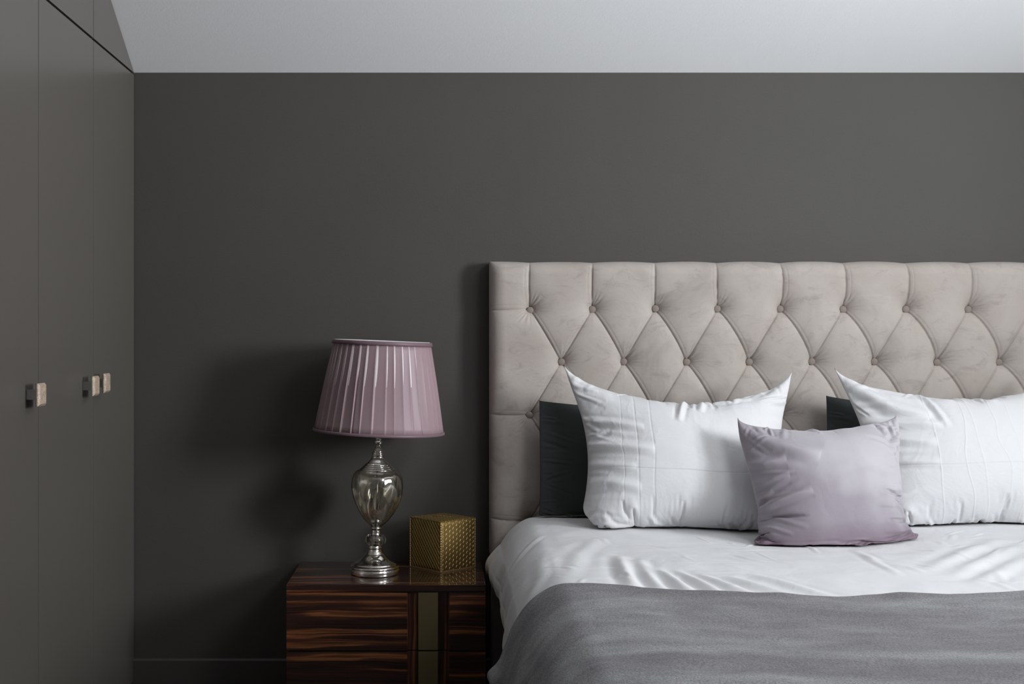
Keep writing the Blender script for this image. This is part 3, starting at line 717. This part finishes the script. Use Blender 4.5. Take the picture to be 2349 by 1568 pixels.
for q, (a, b_, c_, wd, am) in enumerate([
        ((1425, 1262), (1440, 1300), (1462, 1342), 0.018, 0.011), ((1462, 1268), (1488, 1302), (1530, 1345), 0.017, 0.010), ((1500, 1284), (1545, 1315), (1600, 1350), 0.017, 0.010),
        ((1545, 1290), (1590, 1312), (1680, 1352), 0.015, 0.008), ((1600, 1300), (1660, 1322), (1760, 1352), 0.016, 0.007), ((1670, 1305), (1740, 1325), (1860, 1352), 0.016, 0.007),
        ((1720, 1300), (1800, 1318), (1930, 1348), 0.015, 0.006), ((2130, 1300), (2200, 1272), (2290, 1240), 0.024, 0.006), ((2180, 1310), (2260, 1280), (2340, 1250), 0.022, 0.005),
        ((2230, 1325), (2300, 1300), (2349, 1280), 0.02, 0.004), ((1960, 1250), (2010, 1280), (2070, 1310), 0.010, 0.003), ((1245, 1255), (1255, 1290), (1240, 1320), 0.010, 0.003),
        ((1180, 1240), (1215, 1225), (1245, 1215), 0.01, 0.003), ((1380, 1225), (1330, 1260), (1300, 1320), 0.02, 0.003)]):
    FOLDS.append(([bp(*a), bp(*b_), bp(*c_)], wd, am))
rf = np.random.default_rng(78)
for q in range(70):
    fx_, fy_ = rf.uniform(0.2, 2.1), rf.uniform(-1.4, -0.6); an = rf.normal(-0.9 if fx_ < 1.4 else 0.6, 0.5); ln_ = rf.uniform(0.04, 0.16); bw_ = rf.uniform(-0.015, 0.015)
    dxx, dyy = math.cos(an)*ln_/2, math.sin(an)*ln_/2
    FOLDS.append(([(fx_-dxx, fy_-dyy), (fx_+bw_, fy_+bw_), (fx_+dxx, fy_+dyy)], rf.uniform(0.004, 0.010), rf.uniform(0.0008, 0.0022)))
def bed_disp(x, y):
    h = 0.007*fbm(x, y, 7, 21, 2)+0.0028*fbm(x+y*0.4, y, 24, 22, 2)
    for pts, wd, am in FOLDS: h = h+ridge(x, y, pts, wd, am)
    h = h+0.012*np.exp(-((x-1.75)/0.35)**2-((y+0.75)/0.3)**2)
    return h
NS, NYD = 640, 420
pc, plen = smooth_curve(PROF, NS)
tan = np.gradient(pc, axis=0); tan /= np.linalg.norm(tan, axis=1)[:, None]
nrm = np.stack([tan[:, 1], -tan[:, 0]], 1)          # outward
if nrm[NS//2, 1] < 0: nrm = -nrm
HANGY = [-2.2, -1.5, -1.3, -1.1, -0.8, -0.55, -0.3, -0.135]; HANGD = [0, 0, -0.004, -0.020, -0.026, -0.026, -0.010, 0.004]
def hangd(Yg, Zg):
    return np.clip((0.50-Zg)/0.10, 0, 1)*(np.interp(Yg, HANGY, HANGD)+0.004*np.sin(Yg*19+Zg*5)+0.002*np.sin(Yg*47+Zg*9))+np.clip((0.57-Zg)/0.06, 0, 1)*0.0022*fbm(Yg*38+Zg*10, Zg*7, 1.0, 91, 3)
def cloth_sheet(yv, extra):
    """positions of the bed surface for all profile samples and every y in yv, pushed out by `extra`"""
    Yg = np.repeat(yv[None, :], NS, 0); Xg = np.repeat(pc[:, 0][:, None], len(yv), 1); Zg = np.repeat(pc[:, 1][:, None], len(yv), 1)
    side = np.clip((0.56-Zg)/0.2, 0, 1)               # 1 low on the sides
    hang = np.clip((0.45-Zg)/0.12, 0, 1)
    d = bed_disp(Xg+(0.6-Zg)*0.5, Yg)*(1-0.6*side)
    lf = (Xg < 1.2)
    # hanging side: gentle vertical waves
    d = d+lf*hangd(Yg, Zg)-0.004*side*lf
    d = d+extra
    Xo = Xg+nrm[:, 0][:, None]*d; Zo = Zg+nrm[:, 1][:, None]*d
    # slight sag to the foot
    Zo = Zo-0.010*np.clip((-Yg-0.9)/0.6, 0, 1)
    zh = np.interp(Yg, [-1.1, -0.6, -0.135], [0.29, 0.365, 0.405])          # the hem climbs towards the headboard
    Zo = np.where(lf & (Zo < 0.5), 0.5-(0.5-Zo)*(0.5-zh)/(0.5-0.285), Zo)
    return Xo, Yg, Zo
yv = np.linspace(-0.135, -2.16, NYD)
Xo, Yo, Zo = cloth_sheet(yv, 0.0)
# head edge turns down, foot end falls over the end of the mattress
top_w = np.clip((-0.135-Yo)/0.05, 0, 1); Zo = Zo-0.02*(1-top_w)**2
# foot drop rows
fr = 40; a = np.linspace(0, 1, fr+1)[1:]
Xf = np.repeat(Xo[:, -1:], fr, 1); Yf = Yo[:, -1:]-0.06*np.sin(np.clip(a*3, 0, 1)*PI/2)[None]; Zf = Zo[:, -1:]-(np.maximum(Zo[:, -1:]-0.27, 0))*(a**1.3)[None]
Xo = np.concatenate([Xo, Xf], 1); Yo = np.concatenate([Yo, Yf], 1); Zo = np.concatenate([Zo, Zf], 1)
duv = mesh_obj('duvet', np.stack([Xo, Yo, Zo], -1).reshape(-1, 3), grid_faces(NS, NYD+fr), M['duvet'])
md = duv.modifiers.new('s', 'SOLIDIFY'); md.thickness = 0.012; md.offset = -1
tag(duv, 'white cotton duvet covering the bed under the grey blanket', 'duvet')
# a height map for things that lie on the bed
_bx = np.arange(0.0, 2.6, 0.005); _by = np.arange(-1.5, 0.05, 0.005)
_o = np.argsort(pc[:, 0]); _gx, _gy = np.meshgrid(_bx, _by, indexing='ij'); _pz = np.interp(_gx, pc[_o, 0], pc[_o, 1])
BEDMAP = _pz+bed_disp(_gx+(0.6-_pz)*0.5, _gy)-0.010*np.clip((-_gy-0.9)/0.6, 0, 1)
def bed_z(x, y):
    i = np.clip((x-_bx[0])/0.005, 0, len(_bx)-1.001); j = np.clip((y-_by[0])/0.005, 0, len(_by)-1.001)
    i0 = i.astype(int); j0 = j.astype(int); fi = i-i0; fj = j-j0; f = BEDMAP
    return f[i0, j0]*(1-fi)*(1-fj)+f[i0+1, j0]*fi*(1-fj)+f[i0, j0+1]*(1-fi)*fj+f[i0+1, j0+1]*fi*fj

# ------------------------------------------------------------------ the blanket
NB = 300
s_par = np.linspace(0, 1, NS)
xs_ = pc[:, 0]
# head-side edge of the blanket as a function of x (measured on the bed)
ex = [0.10, 0.128, 0.15, 0.178, 0.205, 0.265, 0.313, 0.45, 0.70, 0.92, 1.02, 1.12, 1.2, 1.35, 2.4]
eD = [2.90, 2.90, 2.905, 2.905, 2.90, 2.88, 2.85, 2.79, 2.755, 2.765, 2.78, 2.75, 2.765, 2.775, 2.81]
edgeD = np.interp(xs_, ex, eD)
y_edge = edgeD-CAM_D
a = np.linspace(0, 1, NB)
Yb = y_edge[:, None]+(-2.175-y_edge[:, None])*a[None]
Xg = np.repeat(pc[:, 0][:, None], NB, 1); Zg = np.repeat(pc[:, 1][:, None], NB, 1)
side = np.clip((0.56-Zg)/0.2, 0, 1); hang = np.clip((0.45-Zg)/0.12, 0, 1); lf = Xg < 1.2
d = bed_disp(Xg+(0.6-Zg)*0.5, Yb)*(1-0.6*side)+lf*hangd(Yb, Zg)-0.004*side*lf
e0 = np.clip((y_edge[:, None]-Yb)/0.012, 0, 1)
d = d+0.006+0.010*np.sqrt(e0)+0.004*np.exp(-((y_edge[:, None]-Yb)/0.03)**2)+0.003*fbm(Xg, Yb, 14, 5, 2)
# rolled hem where it hangs off the near side
roll = np.exp(-((Zg-0.385)/0.022)**2)*np.exp(-((y_edge[:, None]-Yb)/0.10)**2)*lf
d = d+0.022*roll
Xb = Xg+nrm[:, 0][:, None]*d; Zb = Zg+nrm[:, 1][:, None]*d-0.010*np.clip((-Yb-0.9)/0.6, 0, 1)
fr = 30; af = np.linspace(0, 1, fr+1)[1:]
Xf = np.repeat(Xb[:, -1:], fr, 1); Yf = Yb[:, -1:]-0.065*np.sin(np.clip(af*3, 0, 1)*PI/2)[None]; Zf = Zb[:, -1:]-(np.maximum(Zb[:, -1:]-0.30, 0))*(af**1.3)[None]
Xb = np.concatenate([Xb, Xf], 1); Yb2 = np.concatenate([Yb, Yf], 1); Zb = np.concatenate([Zb, Zf], 1)
keep = np.where(pc[:, 1] > 0.335)[0]; sl = slice(keep[0], keep[-1]+1)
bl = mesh_obj('blanket', np.stack([Xb[sl], Yb2[sl], Zb[sl]], -1).reshape(-1, 3), grid_faces(len(keep), NB+fr), M['fleece'])
md = bl.modifiers.new('s', 'SOLIDIFY'); md.thickness = 0.005; md.offset = -1
tag(bl, 'grey fleece blanket spread over the foot of the bed', 'blanket')

# ------------------------------------------------------------------ pillows: inflated cloth settled by a small solver
FX = np.arange(0.0, 2.6, 0.01); FZ = np.arange(0.5, 1.2, 0.01)
front_y = np.full((len(FX), len(FZ)), -0.122)     # foremost surface so far, starts as the headboard
def front_at(x, z):
    i = np.clip((x-FX[0])/0.01, 0, len(FX)-1.001); j = np.clip((z-FZ[0])/0.01, 0, len(FZ)-1.001)
    i0 = i.astype(int); j0 = j.astype(int); fi = i-i0; fj = j-j0
    f = front_y
    return (f[i0, j0]*(1-fi)*(1-fj)+f[i0+1, j0]*fi*(1-fj)+f[i0, j0+1]*(1-fi)*fj+f[i0+1, j0+1]*fi*fj)
def bilin(P, n, m):
    """resample a (a,b,3) grid to (n,m,3)"""
    a, b, _ = P.shape; i = np.linspace(0, a-1, n); j = np.linspace(0, b-1, m)
    i0 = np.minimum(i.astype(int), a-2); j0 = np.minimum(j.astype(int), b-2); fi = (i-i0)[:, None, None]; fj = (j-j0)[None, :, None]
    Q = P[i0]*(1-fi)+P[i0+1]*fi
    return Q[:, j0]*(1-fj)+Q[:, j0+1]*fj
def normals(P):
    gu = np.gradient(P, axis=0); gv = np.gradient(P, axis=1); return np.cross(gu, gv)
def pillow(corners, W, Hh, vol, levels=((26, 18, 160), (50, 34, 140), (96, 66, 130)), ear=None, bend=(0.06, 0.03, 0.012), fw=None, fh=None, top=None, seed=1, thick0=0.04, stiff=1.0, grav=0.00012, wrk=0.0):
    """corners: BL, BR, TR, TL world points; returns front and back grids"""
    global front_y
    r = np.random.default_rng(seed)
    BL, BR, TR, TL = [np.array(c, float) for c in corners]
    nu, nv, _ = levels[0]
    u = np.linspace(0, 1, nu)[:, None, None]; v = np.linspace(0, 1, nv)[None, :, None]
    P0 = BL*(1-u)*(1-v)+BR*u*(1-v)+TR*u*v+TL*(1-u)*v
    nn = np.cross(BR-BL, TL-BL); nn /= np.linalg.norm(nn)
    nn = nn if nn[1] < 0 else -nn
    bulge = (np.sin(u*PI)*np.sin(v*PI))**0.5*thick0
    A = P0+nn*bulge; B = P0-nn*bulge*0.6
    A = A+nn*0.02; B = B+nn*0.02
    for lv, (n, m, its) in enumerate(levels):
        if lv: A = bilin(A, n, m); B = bilin(B, n, m)
        hu, hv = W/(n-1), Hh/(m-1)
        A = A+r.normal(0, 0.0006, A.shape); VA = np.zeros_like(A); VB = np.zeros_like(B)
        if fw is not None:
            t_ = np.linspace(0, 1, m); hu = hu*np.interp(t_, fw[0], fw[1])[None, :]
        if fh is not None: hv = hv*np.interp(np.linspace(0, 1, n), fh[0], fh[1])[:, None]
        uu = np.linspace(0, 1, n)[:, None]; vv = np.linspace(0, 1, m)[None, :]
        pm = np.ones((n, m))
        if ear:
            for (eu, ev, er) in ear: pm = pm*np.clip((np.hypot((uu-eu)*W, (vv-ev)*Hh)/er)**2, 0, 1)
        passes = 10
        for it in range(its):
            NA = normals(A); NB_ = -normals(B)
            # orient: front normal should be along nn
            s = 1 if (NA.mean((0, 1))@nn) > 0 else -1
            NA = NA*s; NB_ = NB_*s
            dens = NA/(W*Hh/(n-1)/(m-1)); densb = NB_/(W*Hh/(n-1)/(m-1))
            Vol = ((A-B)*NA).sum()*0.5-((A-B)*NB_).sum()*0.5
            p = np.clip((vol-abs(Vol))/vol*6, -0.5, 1.0)*0.0022
            VA = VA*0.86+dens*p*pm[..., None]; VB = VB*0.86+densb*p*pm[..., None]
            VA[..., 2] -= grav; VB[..., 2] -= grav
            A = A+VA; B = B+VB; A0 = A.copy(); B0 = B.copy()
            for ps in range(passes):
                for Q in (A, B):
                    for ax, h in ((0, hu), (1, hv)):
                        for par in (0, 1):
                            if ax == 0: a_, b2 = Q[par:-1:2], Q[par+1::2]
                            else: a_, b2 = Q[:, par:-1:2], Q[:, par+1::2]
                            k_ = min(a_.shape[ax], b2.shape[ax])
                            a_ = a_[:k_] if ax == 0 else a_[:, :k_]; b2 = b2[:k_] if ax == 0 else b2[:, :k_]
                            if np.ndim(h) == 2 and (h.shape[ax] > 1):
                                h = np.mean(h)
                            dd = b2-a_; ln = np.sqrt((dd*dd).sum(-1))+1e-9
                            st = np.where(ln > h, 0.5, 0.32)
                            c = dd*((ln-h)/ln*st)[..., None]; a_ += c; b2 -= c
                    if ps % 2 == 0:
                        hd = np.hypot(hu, hv)*np.ones((n, m)); hd = (hd[:-1, :-1]+hd[1:, 1:])/2
                        for (p1, p2) in ((Q[:-1, :-1], Q[1:, 1:]), (Q[1:, :-1], Q[:-1, 1:])):
                            dd = p2-p1; ln = np.sqrt((dd*dd).sum(-1))+1e-9
                            c = dd*((ln-hd)/ln*0.10)[..., None]; p1 += c; p2 -= c
                Mx = (A+B)*0.5
                A[0] = B[0] = Mx[0]; A[-1] = B[-1] = Mx[-1]; A[:, 0] = B[:, 0] = Mx[:, 0]; A[:, -1] = B[:, -1] = Mx[:, -1]
                for (i, j, c) in ((0, 0, BL), (-1, 0, BR), (-1, -1, TR), (0, -1, TL)):
                    A[i, j] = B[i, j] = c
                if top is not None:
                    w_ = np.linspace(0, 1, n)[:, None]; ln_ = TL*(1-w_)+TR*w_; ln_[:, 2] -= top*np.sin(w_[:, 0]*PI)**0.7
                    A[:, -1] = B[:, -1] = ln_
            for Q in (A, B):
                lap = np.zeros_like(Q); lap[1:-1, 1:-1] = (Q[2:, 1:-1]+Q[:-2, 1:-1]+Q[1:-1, 2:]+Q[1:-1, :-2])/4-Q[1:-1, 1:-1]
                Q += lap*bend[lv]
                fy = front_at(Q[..., 0], Q[..., 2])-0.003; Q[..., 1] = np.minimum(Q[..., 1], fy)
                bz = bed_z(Q[..., 0], Q[..., 1])+0.007
                Q[..., 2] = np.where(Q[..., 0] > 0.30, np.maximum(Q[..., 2], bz), Q[..., 2])
            # keep front and back apart
            dn = ((A-B)@nn); bad = np.minimum(dn-0.001, 0)[..., None]*0.5
            bad[0] = 0; bad[-1] = 0; bad[:, 0] = 0; bad[:, -1] = 0
            A -= bad*nn; B += bad*nn
            VA += (A-A0)*0.0; VB += (B-B0)*0.0
            VA *= 0.5; VB *= 0.5
    print('pillow volume', round(float(abs(Vol)), 4), 'wanted', vol)
    # foremost surface map
    fz = bilin(A, 400, 300).reshape(-1, 3)
    i = np.clip(((fz[:, 0]-FX[0])/0.01+0.5).astype(int), 0, len(FX)-1); j = np.clip(((fz[:, 2]-FZ[0])/0.01+0.5).astype(int), 0, len(FZ)-1)
    np.minimum.at(front_y, (i, j), fz[:, 1])
    return A, B
def cubic_up(P, f):
    def up(Q):
        n = Q.shape[0]; t = np.linspace(0, n-1, (n-1)*f+1); i = np.minimum(t.astype(int), n-2); u = (t-i)[:, None, None]
        E = np.concatenate([2*Q[:1]-Q[1:2], Q, 2*Q[-1:]-Q[-2:-1]]); a, b, c, d = E[i], E[i+1], E[i+2], E[i+3]
        return 0.5*(2*b+(c-a)*u+(2*a-5*b+4*c-d)*u*u+(3*b-a-3*c+d)*u**3)
    return up(up(P).transpose(1, 0, 2)).transpose(1, 0, 2)
def seam_pulls(seed, size, cnt, amp):
    r = np.random.default_rng(seed); W_, H_ = size; out = []
    for _ in range(cnt):
        sd = r.choice(4, p=[0.3, 0.3, 0.25, 0.15]); t = r.uniform(0.06, 0.94); L_ = r.uniform(0.03, 0.11)*(1.3 if sd < 2 else 0.7); sk = r.normal(0, 0.035)
        if sd == 0: p = [(0.005, t), (L_/W_*0.5, t+sk/2/H_), (L_/W_, t+sk/H_)]
        elif sd == 1: p = [(0.995, t), (1-L_/W_*0.5, t+sk/2/H_), (1-L_/W_, t+sk/H_)]
        elif sd == 2: p = [(t, 0.01), (t+sk/2/W_, L_/H_*0.5), (t+sk/W_, L_/H_)]
        else: p = [(t, 0.99), (t+sk/2/W_, 1-L_/H_*0.5), (t+sk/W_, 1-L_/H_)]
        out.append((p, r.uniform(0.0035, 0.0075), amp*r.uniform(0.4, 1.2)*r.choice([1, -1], p=[0.6, 0.4])))
    return out
def pillow_mesh(name, A, B, mat, wr=None, folds=(), size=(0.7, 0.5)):
    A = cubic_up(A, 3); B = cubic_up(B, 3)
    n, m, _ = A.shape
    if wr:
        amp, sd = wr
        u = np.linspace(0, 1, n)[:, None]; v = np.linspace(0, 1, m)[None, :]
        N_ = normals(A); N_ /= np.linalg.norm(N_, axis=-1, keepdims=True)+1e-9
        if N_[..., 1].mean() > 0: N_ = -N_
        edge = np.minimum(np.minimum(u, 1-u)/0.06, 1)*np.minimum(np.minimum(v, 1-v)/0.06, 1)
        # short pulls running in from the side seams, puckers running up from the bottom seam, soft rolls elsewhere
        side = np.exp(-u/0.22)*fbm(u*4+v*0, v*26, 1.0, sd, 2)+np.exp(-(1-u)/0.16)*fbm(u*4, v*30, 1.0, sd+1, 2)
        low = np.exp(-v/0.10)*fbm(u*34, v*5, 1.0, sd+2, 2)+0.8*np.exp(-(1-v)/0.16)*fbm(u*28, v*5, 1.0, sd+3, 2)
        rest = 0.6*fbm(u*9, v*7, 1.0, sd+4, 2)
        ff = 0
        for pts, wd, am in list(folds)+seam_pulls(wr[1], size, 60, 0.0026*amp/0.004): ff = ff+1.3*ridge(u*size[0]+0*v, v*size[1]+0*u, [(a*size[0], b*size[1]) for a, b in pts], wd, am)
        A = A+N_*(ff*np.minimum(edge*3, 1)*np.ones_like(A[..., 0]))[..., None]
        A = A+N_*(edge*amp*(side*1.3+low+rest))[..., None]
    for Q in (A, B): Q[..., 2] = np.maximum(Q[..., 2], bed_z(Q[..., 0], Q[..., 1])+0.005)
    idx = np.arange(n*m).reshape(n, m); V = [A.reshape(-1, 3)]
    idb = idx.copy(); inner = (n-2)*(m-2); idb[1:-1, 1:-1] = n*m+np.arange(inner).reshape(n-2, m-2); V.append(B[1:-1, 1:-1].reshape(-1, 3))
    def quads(I, flip):
        q = np.stack([I[:-1, :-1], I[1:, :-1], I[1:, 1:], I[:-1, 1:]], -1).reshape(-1, 4); return q[:, ::-1] if flip else q
    Fc = np.concatenate([quads(idx, False), quads(idb, True)])
    u, v = np.meshgrid(np.linspace(0, 1, n), np.linspace(0, 1, m), indexing='ij')
    uv = np.stack([u.ravel(), v.ravel()], 1); uv = np.concatenate([uv, uv.reshape(n, m, 2)[1:-1, 1:-1].reshape(-1, 2)])
    o = mesh_obj(name, np.concatenate(V), Fc, mat, None, True, uv)
    return o
FW = ([0, 0.15, 0.35, 0.6, 0.75, 0.88, 1], [0.86, 0.90, 0.89, 0.86, 0.85, 0.90, 1.0])
FD = ([0, 0.12, 0.3, 0.7, 0.88, 1], [1.0, 1.09, 1.14, 1.14, 1.09, 1.0])
FC = ([0, 0.1, 0.3, 0.7, 0.9, 1], [0.925, 0.97, 1.0, 1.0, 0.97, 0.925])
# charcoal pillows against the headboard
A, B = pillow([(0.335, -0.20, 0.612), (1.02, -0.20, 0.612), (1.02, -0.16, 0.925), at(1237, 918, 4.0)], 0.710, 0.36, 0.007, ear=[(0, 1, 0.2)], seed=2, fh=FD, top=0.012)
tag(pillow_mesh('pillow', A, B, M['dark_pillow'], (0.002, 83)), 'charcoal pillow behind the left white pillow', 'pillow', 'pillows on the bed')
A, B = pillow([(1.27, -0.20, 0.612), (1.97, -0.20, 0.612), (1.97, -0.16, 0.90), at(1895, 907, 4.0)], 0.735, 0.36, 0.007, ear=[(0, 1, 0.2)], seed=3, fh=FD, top=0.012)
tag(pillow_mesh('pillow', A, B, M['dark_pillow'], (0.002, 83)), 'charcoal pillow whose corner peeks out behind the right white pillow', 'pillow', 'pillows on the bed')
# white pillows
A, B = pillow([(0.50, -0.46, 0.618), (1.03, -0.46, 0.618), at(1817, 852, 3.90), at(1292, 835, 3.90)], 0.80, 0.52, 0.044, ear=[(0, 1, 0.22), (1, 1, 0.24)], seed=4, thick0=0.12, fw=FW)
tag(pillow_mesh('pillow', A, B, M['white_pillow'], (0.0045, 31), [([(0.02, 0.70), (0.16, 0.685), (0.30, 0.66)], 0.010, 0.008), ([(0.0, 0.56), (0.15, 0.545), (0.34, 0.52)], 0.012, 0.009), ([(0.0, 0.44), (0.12, 0.43), (0.26, 0.42)], 0.010, 0.006), ([(0.02, 0.32), (0.14, 0.33), (0.28, 0.30)], 0.012, 0.006), ([(0.50, 0.97), (0.48, 0.85), (0.45, 0.70)], 0.008, 0.007), ([(0.60, 0.97), (0.57, 0.86), (0.55, 0.78)], 0.008, 0.006), ([(0.60, 0.95), (0.70, 0.90), (0.80, 0.90)], 0.008, 0.005)]), 'large white pillow left of the lilac cushion', 'pillow', 'pillows on the bed')
A, B = pillow([(1.37, -0.46, 0.625), (1.91, -0.46, 0.625), (2.0, -0.30, 1.075), at(1913, 843, 3.90)], 0.82, 0.52, 0.044, ear=[(0, 1, 0.23), (1, 1, 0.24)], seed=5, thick0=0.12, fw=FW)
tag(pillow_mesh('pillow', A, B, M['white_pillow2'], (0.0045, 47), [([(0.0, 0.70), (0.16, 0.69), (0.34, 0.67)], 0.012, 0.009), ([(0.0, 0.60), (0.12, 0.59), (0.30, 0.56)], 0.012, 0.008), ([(0.0, 0.46), (0.15, 0.45), (0.30, 0.44)], 0.010, 0.006), ([(0.30, 0.97), (0.33, 0.80), (0.36, 0.65)], 0.009, 0.006), ([(0.02, 0.97), (0.15, 0.80), (0.30, 0.72)], 0.02, 0.010)]), 'large white pillow right of the lilac cushion', 'pillow', 'pillows on the bed')
# lilac cushion
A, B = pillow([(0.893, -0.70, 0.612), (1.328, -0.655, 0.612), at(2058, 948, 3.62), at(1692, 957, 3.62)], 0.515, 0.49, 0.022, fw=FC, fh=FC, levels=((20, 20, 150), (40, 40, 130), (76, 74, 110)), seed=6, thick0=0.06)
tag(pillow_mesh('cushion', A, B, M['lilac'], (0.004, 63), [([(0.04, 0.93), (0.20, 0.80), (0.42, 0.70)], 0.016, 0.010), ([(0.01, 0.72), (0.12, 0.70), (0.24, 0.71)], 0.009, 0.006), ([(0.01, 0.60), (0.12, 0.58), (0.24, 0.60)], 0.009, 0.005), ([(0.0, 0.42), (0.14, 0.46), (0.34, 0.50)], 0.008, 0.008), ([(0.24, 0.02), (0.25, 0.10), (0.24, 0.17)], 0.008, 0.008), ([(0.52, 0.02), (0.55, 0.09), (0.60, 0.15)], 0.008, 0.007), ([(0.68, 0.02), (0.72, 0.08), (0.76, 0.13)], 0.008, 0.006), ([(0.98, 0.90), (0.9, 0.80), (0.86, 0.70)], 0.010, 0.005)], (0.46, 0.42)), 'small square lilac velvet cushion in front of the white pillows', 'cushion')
